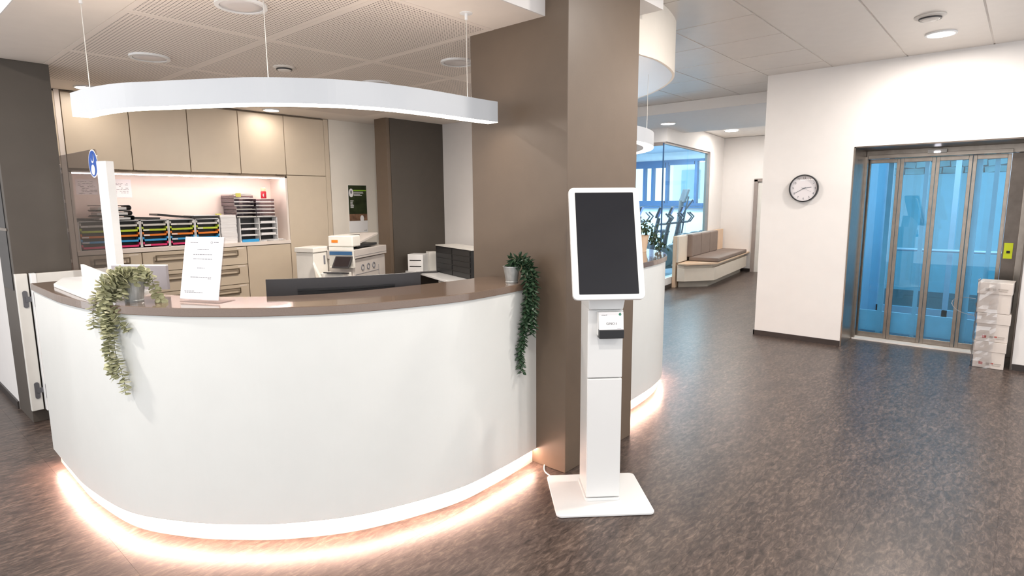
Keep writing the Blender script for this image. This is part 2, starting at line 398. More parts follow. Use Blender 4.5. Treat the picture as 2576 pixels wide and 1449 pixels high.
# curved canopy over the far counter
arc2 = catmull([(3.446, 2.15), (3.80, 2.107), (4.04, 2.10), (4.37, 2.167), (4.625, 2.27), (4.89, 2.46), (5.12, 2.695), (5.30, 2.95), (5.40, 3.25), (5.45, 3.7), (5.42, 4.45)], 6)
cc = struct('ceiling_drum', MB().prism([p for p in offset(arc2, 0.019) if p[1] < 3.3] + [(3.446, 2.69)], ZB - 0.008, ZB - 0.002), 'gloss')
part('drum_fascia', MB().tri_ribbon(arc2, offset(arc2, 0.02), ZB - 0.008, ZC), 'cream', cc, world=True)
struct('trim_1', MB().box(3.449, 1.94, 2.85, 3.76, 2.16, ZC), 'white')

# columns
struct('wall_column', MB().box(2.684, 1.935, 0, 3.446, 2.672, ZC), 'brown', bevel=0.004)
lp = struct('wall_left_pillar', MB().box(0.80, 5.43, 0, 1.143, 5.905, ZB), 'dark', bevel=0.004)
part('dark_glass_panel', MB().box(0.795, 5.50, 0.99, 0.801, 5.86, 2.2), 'black', lp, world=True)
part('panel_rail', MB().box(0.790, 5.47, 1.42, 0.797, 5.88, 1.44), 'steel', lp, world=True)
wl = struct('wall_left', MB().box(0.80, 5.905, 0, 0.88, 9.3, ZC), 'white')
struct('baseboard_left', MB().box(0.788, 5.91, 0, 0.80, 9.3, 0.06), 'black_base')
struct('wall_far_left', MB().box(-2.2, 9.3, 0, 0.9, 9.4, ZC), 'white')
# back of the reception
struct('wall_back', MB().box(0.88, 6.90, 0, 4.07, 6.98, ZC), 'cream')
struct('wall_poster', MB().box(4.07, 6.50, 0, 5.42, 6.98, ZC), 'cream')
bp = struct('wall_back_pillar', MB().box(4.452, 5.87, 0, 5.42, 6.10, ZB), 'brown')
part('dark_face', MB().box(4.50, 5.862, 0, 5.35, 5.87, ZB), 'dark', bp, world=True)
struct('wall_office_right', MB().box(5.35, 4.3, 0, 5.42, 5.87, ZB), 'white')
# right wall with the elevator opening
Y0, Y1, ZO = -0.01, 1.436, 2.146
wr = struct('wall_right', MB().box(XW, Y1, 0, XW + 0.7, 2.36, ZC).box(XW, -2.6, 0, XW + 0.7, Y0, ZC).box(XW, Y0, ZO, XW + 0.7, Y1, ZC), 'white')
struct('wall_corridor_right', MB().box(XW + 0.7, 2.26, 0, 8.5, 2.36, ZC), 'white')
struct('baseboard_right', MB().box(XW - 0.012, Y1 + 0.004, 0, XW, 2.372, 0.058).box(XW - 0.012, 2.36, 0, 8.4, 2.372, 0.058).box(XW - 0.012, -2.6, 0, XW, Y0 - 0.004, 0.058), 'black_base')
# beam and far soffit
struct('trim_2', MB().box(8.10, 2.36, 2.85, 10.6, 5.6, ZC - 0.001), 'white')
# far wall with a door
wf = struct('wall_far', MB().box(13.5, 4.62, 0, 13.6, 5.36, ZC).box(13.5, 3.7, 2.06, 13.6, 4.62, ZC).box(13.5, 2.2, 0, 13.6, 3.7, ZC), 'white')
struct('baseboard_far', MB().box(13.488, 4.625, 0, 13.5, 5.35, 0.07), 'black_base')
dr = struct('door_1', MB().box(13.52, 3.74, 0, 13.57, 4.56, 2.02), 'lgrey')
part('door_frame', MB().box(13.47, 4.555, 0, 13.6, 4.63, 2.05).box(13.47, 3.7, 2.01, 13.6, 4.63, 2.07).box(13.47, 3.67, 0, 13.6, 3.735, 2.05), 'frame_g', dr, world=True)
struct('wall_corridor_end', MB().box(8.4, 2.2, 0, 13.6, 2.3, ZC), 'white')
# slanted gym partition: wall above and beside the glazing
def W(x): return 4.84 + (x - 9.65) * 0.1325
sl = struct('wall_gym_partition', MB().prism([(9.65, W(9.65)), (12.42, W(12.42)), (12.42, W(12.42) + 0.12), (9.65, W(9.65) + 0.12)], 2.62, ZC)
            .prism([(12.42, W(12.42)), (13.5, W(13.5)), (13.5, W(13.5) + 0.12), (12.42, W(12.42) + 0.12)], 0, ZC)
            .prism([(9.65, W(9.65)), (12.42, W(12.42)), (12.42, W(12.42) + 0.12), (9.65, W(9.65) + 0.12)], 0, 0.2), 'white')
struct('baseboard_gym', MB().prism([(9.64, W(9.65) - 0.012), (10.35, W(10.35) - 0.012), (10.35, W(10.35)), (9.64, W(9.65))], 0, 0.075), 'black_base')
gw = struct('window_1', MB().prism([(9.65, W(9.65) + .03), (12.42, W(12.42) + .03), (12.42, W(12.42) + 0.09), (9.65, W(9.65) + 0.09)], 2.585, 2.62)
            .prism([(12.36, W(12.36) + .0), (12.43, W(12.43) + .0), (12.43, W(12.43) + 0.10), (12.36, W(12.36) + 0.10)], 0.2, 2.62)
            , 'frame_g')
part('corner_mullion', MB().prism([(9.645, W(9.65) + .045), (9.665, W(9.67) + .045), (9.665, W(9.67) + 0.07), (9.645, W(9.63) + 0.07)], 0.2, 2.6), 'frame_b', gw, world=True)
for a, b in ((9.68, 11.02), (11.03, 12.35)):
    part('pane', MB().prism([(a, W(a) + .05), (b, W(b) + .05), (b, W(b) + 0.062), (a, W(a) + 0.062)], 0.2, 2.585), 'glass_gy', gw, world=True)
gl = struct('window_2', MB().prism([(9.65, 4.90), (9.95, 7.9), (10.0, 7.9), (9.70, 4.90)], 2.56, 2.62).prism([(9.65, 4.90), (9.95, 7.9), (10.0, 7.9), (9.70, 4.90)], 0.0, 0.1), 'frame_g')
part('pane', MB().prism([(9.668, 4.92), (9.966, 7.9), (9.978, 7.9), (9.68, 4.92)], 0.1, 2.56), 'glass_gy', gl, world=True)
struct('wall_gym_front', MB().prism([(9.65, 4.90), (9.95, 7.9), (10.05, 7.9), (9.75, 4.90)], 2.62, ZC), 'white')
# gym room
struct('floor_gym', MB().prism([(9.8, 4.97), (15.6, 5.75), (15.6, 9.4), (10.0, 9.4)], 0.0005, 0.004), 'gym_floor')
struct('ceiling_gym', MB().prism([(9.76, 5.0), (13.5, 5.48), (15.7, 5.48), (15.7, 9.5), (9.96, 9.5)], 2.93, 2.985), 'gym_ceil')
struct('wall_gym_right', MB().box(13.6, 5.38, 0, 15.7, 5.48, ZC), 'gym_wall')
struct('wall_gym_left', MB().box(9.9, 9.4, 0, 15.7, 9.5, ZC), 'gym_wall')
struct('wall_gym_window', MB().box(15.5, 5.48, 0, 15.62, 9.4, 1.46).box(15.5, 5.48, 2.72, 15.62, 9.4, ZC), 'gym_wall')
gwn = struct('window_3', MB().box(15.44, 5.48, 2.66, 15.6, 9.4, 2.72).box(15.44, 5.48, 1.46, 15.6, 9.4, 1.53).box(15.40, 5.48, 1.40, 15.46, 9.4, 1.44), 'frame_b')
for y in (5.55, 6.87, 7.72, 8.16, 8.42, 9.3):
    part('mullion', MB().box(15.45, y - 0.035, 1.53, 15.58, y + 0.035, 2.66), 'frame_b', gwn, world=True)
for a, b in ((5.6, 6.82), (6.92, 7.67), (8.21, 8.37), (8.47, 9.25)):
    part('pane', MB().box(15.52, a - 0.02, 1.53, 15.53, b + 0.02, 2.66), 'glass_w', gwn, world=True)
part('sash_frame', MB().box(15.44, 6.92, 1.53, 15.52, 7.67, 1.60).box(15.44, 6.92, 2.58, 15.52, 7.67, 2.66).box(15.44, 7.77, 1.53, 15.52, 9.25, 1.60).box(15.44, 7.77, 2.52, 15.52, 9.25, 2.66), 'frame_b', gwn, world=True)
# house outside
hs = thing('building', 'pale building seen outside through the gym windows', 'building', (30, 13, -3))
part('facade', MB().box(30, 11.2, -3, 31, 14.6, 9), 'facade', hs, world=True)
for j in range(3):
    for i in range(2):
        part('window', MB().box(29.93, 11.6 + i * 1.5, -0.4 + j * 2.1, 29.99, 12.6 + i * 1.5, 1.1 + j * 2.1), 'facade_w', hs, world=True)

# ================================================================== ELEVATOR
ev = thing('elevator', 'steel framed elevator entrance with four blue glass folding door leaves', 'elevator', (7.78, 0.7, 0))
part('left_lining', MB().box(XW - 0.006, Y1 - 0.012, 0, 7.70, Y1 + 0.001, ZO), 'steel', ev, world=True)
part('right_lining', MB().box(XW - 0.006, Y0 - 0.001, 0, 7.76, Y0 + 0.012, ZO), 'steel_d', ev, world=True)
part('top_lining', MB().box(XW - 0.006, Y0, ZO - 0.012, 7.74, Y1, ZO + 0.001), 'steel_d', ev, world=True)
part('left_jamb', MB().box(7.68, 1.425, 0, 7.80, Y1 - 0.012, ZO - 0.012).box(7.64, 1.40, 0, 7.70, 1.424, 2.07), 'steel', ev, world=True, bevel=0.002)
part('header', MB().box(7.70, 0.0, 2.05, 7.84, 1.424, ZO - 0.012).box(7.66, 0.16, 2.045, 7.70, 1.40, 2.085), 'steel', ev, world=True, bevel=0.002)
part('right_panel', MB().box(7.72, 0.002, 0, 7.80, 0.165, ZO - 0.10), 'steel_d', ev, world=True, bevel=0.002)
part('right_post', MB().box(7.69, 0.002, 0, 7.72, 0.055, 2.05), 'steel', ev, world=True, bevel=0.002)
part('sill', MB().box(7.62, 0.1, 0.0, 7.84, 1.42, 0.012), 'ceil_joint', ev, world=True, label='bright metal door sill')
ly = [1.424, 1.106, 0.786, 0.476, 0.168]
for k in range(4):
    a, b = ly[k], ly[k + 1]; fx = 7.765 + (0.0 if k in (1, 2) else 0.012)
    fw = 0.034
    lf = part('door_leaf', MB().box(fx, a - 0.002, 0.014, fx + 0.035, a - fw, 2.045).box(fx, b + 0.002, 0.014, fx + 0.035, b + fw, 2.045)
              .box(fx, a - fw, 0.014, fx + 0.035, b + fw, 0.07).box(fx, a - fw, 2.0, fx + 0.035, b + fw, 2.045), 'steel', ev, world=True, bevel=0.002)
    part('pane', MB().box(fx + 0.012, a - fw, 0.07, fx + 0.02, b + fw, 2.0), 'glass_el', lf, world=True)
part('door_sensor', MB().box(7.63, 0.69, 2.075, 7.69, 0.855, 2.115), 'lgrey', ev, world=True, bevel=0.004)
part('sensor_light', MB().box(7.627, 0.745, 2.078, 7.63, 0.795, 2.092), 'sens', ev, world=True)
ys_ = part('call_plate', MB().box(7.712, 0.083, 1.0, 7.721, 0.152, 1.158), 'yellow', ev, world=True, label='yellow plate with a small dark button')
part('call_button', MB().box(7.708, 0.103, 1.055, 7.713, 0.13, 1.08), 'inkd', ys_, world=True)
# cabin seen through the leaves
cb = thing('elevator_cabin', 'pale blue framed glazed cabin behind the elevator doors', 'elevator cabin', (8.6, 0.75, 0))
part('front_frame', MB().box(7.95, 1.42, 0.0, 8.0, 1.50, 2.2).box(7.95, -0.3, 2.06, 8.0, 1.42, 2.2)
     .box(7.95, 1.19, 0.02, 8.0, 1.24, 2.06).box(7.95, 0.86, 0.02, 8.0, 0.90, 2.06).box(7.95, 0.40, 0.02, 8.0, 0.50, 2.06).box(7.95, 0.26, 0.02, 8.0, 0.30, 2.06)
     .box(7.95, -0.12, 0.02, 8.0, 0.12, 2.06), 'alu', cb, world=True)
part('kick_panel', MB().box(7.955, -0.3, 0.06, 7.99, 1.42, 0.30), 'alu', cb, world=True)
part('side_wall', MB().box(7.9, 1.52, -0.02, 9.7, 1.56, 2.5), 'steelblue', cb, world=True)
part('side_wall', MB().box(8.0, -0.75, -0.02, 9.7, -0.70, 2.5), 'steelblue', cb, world=True)
part('cabin_floor', MB().box(7.86, -0.7, -0.02, 9.7, 1.52, 0.0), 'gym_floor', cb, world=True)
part('rear_frame', MB().box(9.64, 1.44, 0.0, 9.7, 1.52, 2.3).box(9.64, -0.7, 0.0, 9.7, -0.62, 2.3).box(9.64, 0.70, 0.0, 9.7, 0.76, 2.3).box(9.64, 0.2, 0.0, 9.7, 0.24, 2.3).box(9.64, -0.7, 0, 9.7, 1.52, 0.12), 'alu', cb, world=True)
part('rear_pane', MB().box(9.66, -0.62, 0.12, 9.67, 1.44, 2.3), 'glass_in', cb, world=True)
part('handrail', MB().tube([(9.58, -0.6, 0.92), (9.58, 1.4, 0.92)], 0.02, 8), 'alu', cb, world=True)
part('cabin_post', MB().cyl((8.3, 0.02, 0.05), (8.3, 0.02, 2.3), 0.05, 16).cyl((8.5, 0.12, 0.05), (8.5, 0.12, 2.3), 0.035, 16), 'alu', cb, world=True, smooth=True)
# stone wall and bush outside behind the shaft
so = thing('stone_wall', 'pale rough stone wall outside behind the elevator cabin', 'wall', (12.6, 0.5, -0.5))
part('wall_core', MB().box(12.4, -3.5, -0.5, 12.6, 2.1, 2.02), 'shaft', so, world=True)
st = MB()
for j in range(8):
    y = -3.4
    while y < 1.8:
        L_ = random.uniform(0.14, 0.32); z0 = 2.02 + j * 0.11
        m_ = Matrix.Translation((12.5 + random.uniform(-.03, .03), y + L_ / 2, z0 + 0.055)) @ Euler((random.uniform(-.15, .15), 0, 0)).to_matrix().to_4x4()
        st.obox(m_, 0.2, L_ * 0.93, 0.095); y += L_
part('stone_backing', MB().box(12.56, -3.5, 2.02, 12.7, 2.1, 2.95), 'stone_dark', so, world=True)
part('stone', st, 'stone', so, world=True, kind='stuff')
bu = MB()
for k in range(900):
    p = Vector((11.9 + random.uniform(-.25, .25), 1.0 + random.gauss(0, 0.35), 2.25 + abs(random.gauss(0, .3))))
    m_ = Matrix.Translation(p) @ Euler((random.uniform(0, 6), random.uniform(0, 6), 0)).to_matrix().to_4x4()
    bu.add([m_ @ Vector(q) for q in ((-.05, 0, 0), (0, -.02, .01), (.05, 0, 0), (0, .02, .01))], [(0, 1, 2, 3)])
b_ = part('bush', bu, 'bush'); tag(b_, 'green shrub outside above the stone wall behind the elevator', 'bush'); b_['kind'] = 'stuff'

# ================================================================== COUNTERS
front = catmull([(2.683, 2.155), (2.30, 2.135), (1.98, 2.153), (1.547, 2.304), (1.263, 2.505), (1.09, 2.69), (.937, 2.905), (.793, 3.22), (.733, 3.66), (.728, 4.0), (.735, 4.45)], 8)
inner = catmull([(2.683, 2.515), (2.40, 2.53), (2.149, 2.562), (1.75, 2.64), (1.52, 2.745), (1.38, 2.845), (1.2, 3.05), (1.07, 3.35), (.985, 3.75), (.97, 4.1), (.975, 4.45)], 8)
def counter(front, inner, sgn, loc, label):
    t = thing('reception_counter', label, 'counter', loc)
    part('front_panel', MB().tri_ribbon(front, offset(front, -0.03 * sgn), 0.096, 1.10), 'counter', t, world=True, smooth=False, label='smooth white curved front panel')
    part('plinth', MB().tri_ribbon(offset(front, -0.030 * sgn), offset(front, -0.05 * sgn), 0.0, 0.11), 'plinth', t, world=True)
    part('led_strip', MB().tri_ribbon(offset(front, -0.008 * sgn), offset(front, -0.018 * sgn), 0.090, 0.0958), 'led', t, world=True)
    part('panel_batten', MB().tri_ribbon(offset(front, -0.0305 * sgn), offset(front, -0.08 * sgn), 0.111, 0.13), 'plinth', t, world=True)
    part('countertop', MB().tri_ribbon(offset(front, 0.012 * sgn), inner, 1.10, 1.14), 'slab', t, world=True, bevel=0.003, label='polished brown stone top')
    part('inner_panel', MB().tri_ribbon(offset(inner, 0.05 * sgn), offset(inner, 0.03 * sgn), 0.0, 1.10), 'counter', t, world=True)
    return t
s1 = 1 if offset(front, 0.05)[20][0] < front[20][0] else -1
rc = counter(front, inner, s1, (1.3, 2.9, 0), 'white curved reception counter with brown stone top in the foreground')
part('inner_desk', MB().prism(offset(inner, -0.02 * s1) + [(2.66, 3.3), (1.75, 3.45), (1.6, 4.45)], 0.72, 0.745), 'gloss', rc, world=True)
front2 = catmull([(3.448, 2.15), (3.70, 2.145), (3.94, 2.16), (4.2, 2.185), (4.45, 2.235), (4.68, 2.325), (4.90, 2.47), (5.12, 2.70), (5.27, 2.95), (5.36, 3.25), (5.42, 3.7), (5.42, 4.2)], 7)
inner2 = catmull([(3.448, 2.50), (3.70, 2.51), (3.94, 2.525), (4.15, 2.555), (4.34, 2.61), (4.5, 2.69), (4.65, 2.81), (4.79, 2.96), (4.9, 3.15), (4.98, 3.4), (5.02, 3.7), (5.03, 4.2)], 7)
s2 = 1 if offset(front2, 0.05)[40][0] > front2[40][0] else -1
counter(front2, inner2, s2, (4.6, 2.6, 0), 'second white curved counter continuing behind the brown column')

# low swing gate between pillar and counter
gt = thing('swing_gate', 'low white swing gate with two grey hinges beside the left pillar', 'gate', (0.85, 5.35, 0))
part('hinge_post', MB().box(0.795, 5.385, 0.10, 0.865, 5.425, 1.115), 'lgrey', gt, world=True, bevel=0.003)
part('gate_leaf', MB().box(0.885, 5.33, 0.10, 1.62, 5.37, 1.115), 'lgrey', gt, world=True, bevel=0.003)
part('leaf_edge', MB().box(0.872, 5.325, 0.10, 0.905, 5.38, 1.118), 'gloss', gt, world=True, bevel=0.003)
def capsule(cx, y0, y1, z):
    mb = MB().prism(rrect(0.030, 0.125, 0.0148, 6, cx, z), 0, 1); mb.v = [(x, y0 + (y1 - y0) * t, zz) for x, zz, t in mb.v]; return mb
for z in (0.25, 0.93):
    h = part('hinge', capsule(0.838, 5.379, 5.385, z), 'hinge_grey', gt, world=True)
    part('hinge_arm', MB().box(0.838, 5.374, z - 0.018, 0.885, 5.380, z + 0.018), 'hinge_grey', h, world=True)
    part('hinge_plate', capsule(0.892, 5.319, 5.325, z), 'hinge_grey', h, world=True)

# ================================================================== BAR LAMP
bl = catmull([(2.56, 2.335), (2.407, 2.343), (2.114, 2.345), (1.873, 2.366), (1.684, 2.424), (1.526, 2.507), (1.316, 2.694), (1.163, 2.92), (1.055, 3.10), (.945, 3.29), (.885, 3.52), (.862, 3.74)], 5)
lamp = thing('pendant_lamp', 'long curved white bar lamp hanging over the foreground counter', 'lamp', (1.5, 2.8, 2.05))
part('housing', MB().tri_ribbon(bl, offset(bl, -0.085 * s1), 2.053, 2.166), 'lamp_body', lamp, world=True)
part('diffuser', MB().tri_ribbon(offset(bl, -0.002 * s1), offset(bl, -0.083 * s1), 2.0505, 2.053), 'lampw', lamp, world=True, label='glowing underside')
part('upper_diffuser', MB().tri_ribbon(offset(bl, -0.012 * s1), offset(bl, -0.073 * s1), 2.1662, 2.168), 'lampup', lamp, world=True)
for k in (6, 29, 51):
    p = offset(bl, -0.03 * s1)[min(k, len(bl) - 1)]
    wv = part('suspension_wire', MB().cyl((p[0], p[1], 2.167), (p[0], p[1], ZB - 0.035), 0.0018, 6), 'lgrey', lamp, world=True)
    part('ceiling_fixing', MB().cyl((p[0], p[1], ZB - 0.035), (p[0], p[1], ZB), 0.008, 10).cyl((p[0], p[1], ZB - 0.003), (p[0], p[1], ZB), 0.035, 20), 'gloss', lamp, world=True)

# bar lamp over the far counter
bl2 = catmull([(3.5, 2.30), (3.85, 2.285), (4.129, 2.297), (4.318, 2.328), (4.57, 2.412), (4.878, 2.589), (5.10, 2.80), (5.26, 3.03), (5.32, 3.3), (5.33, 3.6)], 6)
rl = thing('pendant_lamp', 'curved white bar lamp over the second counter, its end showing right of the column', 'lamp', (4.6, 2.6, 2.05))
part('housing', MB().tri_ribbon(bl2, offset(bl2, 0.085), 2.053, 2.166), 'lamp_body', rl, world=True)
part('diffuser', MB().tri_ribbon(offset(bl2, 0.002), offset(bl2, 0.083), 2.0505, 2.053), 'lampw', rl, world=True, label='glowing underside')
part('upper_diffuser', MB().tri_ribbon(offset(bl2, 0.012), offset(bl2, 0.073), 2.1662, 2.168), 'lampup', rl, world=True)
for k in (20, 40):
    p = offset(bl2, 0.03)[k]
    part('suspension_wire', MB().cyl((p[0], p[1], 2.167), (p[0], p[1], ZB - 0.01), 0.0018, 6), 'lgrey', rl, world=True)
def ring(r0, r1, z0, z1, n=48):
    mb = MB(); c0 = [(r0 * math.cos(2 * math.pi * i / n), r0 * math.sin(2 * math.pi * i / n)) for i in range(n + 1)]
    c1 = [(r1 * math.cos(2 * math.pi * i / n), r1 * math.sin(2 * math.pi * i / n)) for i in range(n + 1)]
    return mb.tri_ribbon(c0, c1, z0, z1)

# ================================================================== CEILING FIXTURES
def fixture(kind, x, y, z, r, label, group=None):
    if kind == 'on':
        t = thing('ceiling_light', label, 'light', (x, y, z - 0.012), group=group)
        part('trim_ring', ring(r, r * 0.86, 0, 0.011, 28), 'gloss', t)
        part('diffuser', MB().lathe([(0.0001, 0.003), (r * 0.86, 0.003), (r * 0.86, 0.011)], n=24), 'disc', t)
    elif kind == 'off':
        t = thing('ceiling_light', label, 'light', (x, y, z - 0.014), group=group)
        part('trim_ring', ring(r, r * 0.83, 0, 0.013, 32), 'gloss', t)
        part('frosted_disc', MB().lathe([(0.0001, -0.002), (r * 0.5, -0.001), (r * 0.8, 0.003), (r * 0.83, 0.012)], n=32), 'frost', t, smooth=True)
    else:
        t = thing('smoke_detector', label, 'smoke detector', (x, y, z - 0.03), group=group)
        part('base_ring', MB().lathe([(r, 0.03), (r, 0.022), (r * 0.8, 0.016), (0.001, 0.016)], n=28), 'off', t, smooth=False)
        part('sensor_head', MB().lathe([(r * 0.62, 0.016), (r * 0.62, 0.006), (r * 0.5, 0.0), (0.001, -0.004)], n=28), 'off', t)
        part('dark_grille', ring(r * 0.72, r * 0.6, 0.006, 0.014, 24), 'black2', t)
    return t
fixture('on', 6.367, 0.695, ZC, 0.115, 'glowing round downlight near the elevator wall')
fixture('det', 5.73, 0.704, ZC, 0.105, 'round white smoke detector beside the downlight near the elevator')
fixture('off', 1.486, 3.118, ZB, 0.125, 'large unlit round lamp at the top edge above the counter')
fixture('off', 1.550, 4.645, ZB, 0.125, 'unlit round lamp above the left end of the bar lamp')
fixture('off', 3.087, 3.20, ZB, 0.125, 'unlit round lamp half hidden by the brown column')
fixture('off', 3.144, 4.265, ZB, 0.125, 'round lamp mostly hidden behind the top edge of the bar lamp')
fixture('det', 2.328, 4.27, ZB, 0.078, 'small smoke detector on the perforated ceiling')
fixture('on', 1.549, 6.21, ZB, 0.09, 'glowing downlight at the left end above the upper cabinets')
fixture('on', 3.238, 6.27, ZB, 0.09, 'glowing downlight above the fourth upper cabinet below the bar lamp')
fixture('on', 9.10, 4.55, 2.85, 0.13, 'glowing downlight in the far beam soffit near the ring lamp')
fixture('on', 12.1, 4.66, ZC, 0.14, 'glowing downlight over the waiting bench')

# ================================================================== BACK OFFICE CABINETS
YF = 6.50
CX = [1.422, 1.938, 2.457, 2.971, 3.492, 4.062]
ul = ['leftmost beige upper cabinet, behind the acrylic screen', 'second beige upper cabinet from the left, above the black binders',
      'third beige upper cabinet from the left', 'fourth beige upper cabinet, above the clear trays and spray can']
for i in range(4):
    a, b = CX[i], CX[i + 1]
    t = thing('upper_cabinet', ul[i], 'cabinet', ((a + b) / 2, 6.7, 1.92))
    part('carcass', MB().box(a + 0.001, YF + 0.024, 1.905, b - 0.001, 6.895, ZB - 0.002), 'cab_body', t, world=True)
    d = part('door', MB().box(a + 0.004, YF, 1.930, b - 0.004, YF + 0.022, ZB - 0.018), 'cab', t, world=True, bevel=0.0015)
    hx = b - 0.075 if i in (0, 2, 3) else a + 0.075
    part('pull', MB().box(hx - 0.05, YF - 0.012, 1.924, hx + 0.05, YF + 0.01, 1.930), 'handle', d, world=True)
t = thing('tall_cabinet', 'tall beige two-door cabinet between the lit niche and the poster wall', 'cabinet', (3.78, 6.7, 0))
part('carcass', MB().box(3.494, YF + 0.024, 0.002, 4.06, 6.895, ZB - 0.002), 'cab_body', t, world=True)
part('upper_door', MB().box(3.496, YF, 1.930, 4.0, YF + 0.022, ZB - 0.018), 'cab', t, world=True, bevel=0.0015)
part('lower_door', MB().box(3.496, YF, 0.08, 4.0, YF + 0.022, 1.922), 'cab', t, world=True, bevel=0.0015)
part('filler_strip', MB().box(4.004, YF + 0.003, 0.0, 4.062, YF + 0.024, ZB - 0.004), 'cab', t, world=True)
t = thing('tall_cabinet', 'narrow cream open shelf column at the far left behind the acrylic screen', 'shelf', (1.2, 6.6, 0))
part('side_panel', MB().box(1.38, YF, 0.0, 1.418, 6.895, ZB - 0.002), 'niche', t, world=True)
part('side_panel', MB().box(0.90, YF, 0.0, 0.94, 6.895, ZB - 0.002), 'niche', t, world=True)
part('back_panel', MB().box(0.94, 6.87, 0.0, 1.38, 6.895, ZB - 0.002), 'niche', t, world=True)
for z in (0.85, 1.08, 1.36, 1.62, 1.88):
    part('shelf', MB().box(0.94, YF + 0.01, z, 1.38, 6.87, z + 0.03), 'niche', t, world=True)
part('upper_panel', MB().box(0.94, YF, 1.93, 1.378, YF + 0.02, ZB - 0.018), 'cab', t, world=True)
blk = None
for z, zn in ((1.11, 'lowest'), (1.39, 'middle'), (1.65, 'upper')):
    for k in range(5):
        x = 1.33 - k * 0.075
        q = part('ring_binder', MB().box(x - 0.033, YF + 0.05, z, x + 0.033, 6.85, z + 0.215), 'black', None, bevel=0.003)
        part('spine_label', MB().box(x - 0.02, YF + 0.047, z + 0.1, x + 0.02, YF + 0.05, z + 0.18), 'paper', q, world=True)
        tag(q, 'black ring binder on the ' + zn + ' binder shelf of the narrow far left column', 'binder', 'binders on the ' + zn + ' shelf of the narrow column')
q = part('file_box', MB().box(1.02, YF + 0.03, 0.88, 1.37, 6.8, 0.96), 'orange', None, bevel=0.003); tag(q, 'orange flat file box low in the shelf column at the far left', 'box')

# base units with drawers
def handle(x0, x1, z, par):
    part('handle', MB().box(x0, YF - 0.034, z, x1, YF - 0.024, z + 0.010).box(x0, YF - 0.034, z - 0.045, x0 + 0.010, YF - 0.024, z)
         .box(x1 - 0.010, YF - 0.034, z - 0.045, x1, YF - 0.024, z).box(x0, YF - 0.030, z - 0.052, x1, YF - 0.003, z - 0.043), 'handle', par, world=True)
zs = [1.135, 0.937, 0.722, 0.50, 0.28, 0.08]
for (a, b, lab, dr_) in ((CX[0], CX[1], 'narrow beige drawer unit behind the acrylic screen under the colourful trays', 1),
                        (CX[1], CX[3], 'wide beige drawer unit behind the standing notice under the colourful trays', 1),
                        (CX[3], CX[4], 'beige base cabinet with a plain door beside the copier', 0)):
    t = thing('base_cabinet', lab, 'cabinet', ((a + b) / 2, 6.7, 0))
    part('carcass', MB().box(a + 0.001, YF + 0.024, 0.0, b - 0.001, 6.895, 1.138), 'cab_body', t, world=True)
    if dr_:
        for z1_, z0_ in zip(zs[:-1], zs[1:]):
            d = part('drawer', MB().box(a + 0.004, YF, z0_ + 0.004, b - 0.004, YF + 0.022, z1_ - 0.003), 'cab', t, world=True, bevel=0.0015)
            handle(a + 0.11, b - 0.11, z1_ - 0.045, d)
            part('name_strip', MB().box(b - 0.11, YF - 0.001, z1_ - 0.022, b - 0.03, YF, z1_ - 0.012), 'niche', d, world=True)
    else:
        part('door', MB().box(a + 0.004, YF, 0.08, b - 0.004, YF + 0.022, 1.132), 'cab', t, world=True, bevel=0.0015)
wt = part('worktop', MB().box(CX[0], YF - 0.012, 1.140, CX[4], 6.895, 1.178), 'niche', bevel=0.002); tag(wt, 'cream worktop running along the lit niche above the drawers', 'worktop')
nt_ = thing('wall_niche', 'lit cream niche lining between the upper cabinets and the worktop', 'niche', (2.45, 6.88, 1.18))
part('back_panel', MB().box(CX[0], 6.865, 1.178, CX[4], 6.895, 1.905), 'niche', nt_, world=True)
part('side_panel', MB().box(CX[4] - 0.022, YF, 1.178, CX[4], 6.865, 1.905), 'niche', nt_, world=True)
part('side_panel', MB().box(CX[0], YF, 1.178, CX[0] + 0.022, 6.865, 1.905), 'niche', nt_, world=True)
part('top_panel', MB().box(CX[0], YF + 0.0, 1.893, CX[4], 6.865, 1.905), 'niche', nt_, world=True)
part('led_strip', MB().box(CX[0] + 0.03, YF + 0.045, 1.884, CX[4] - 0.03, YF + 0.065, 1.893), 'led2', nt_, world=True, label='glowing light strip')

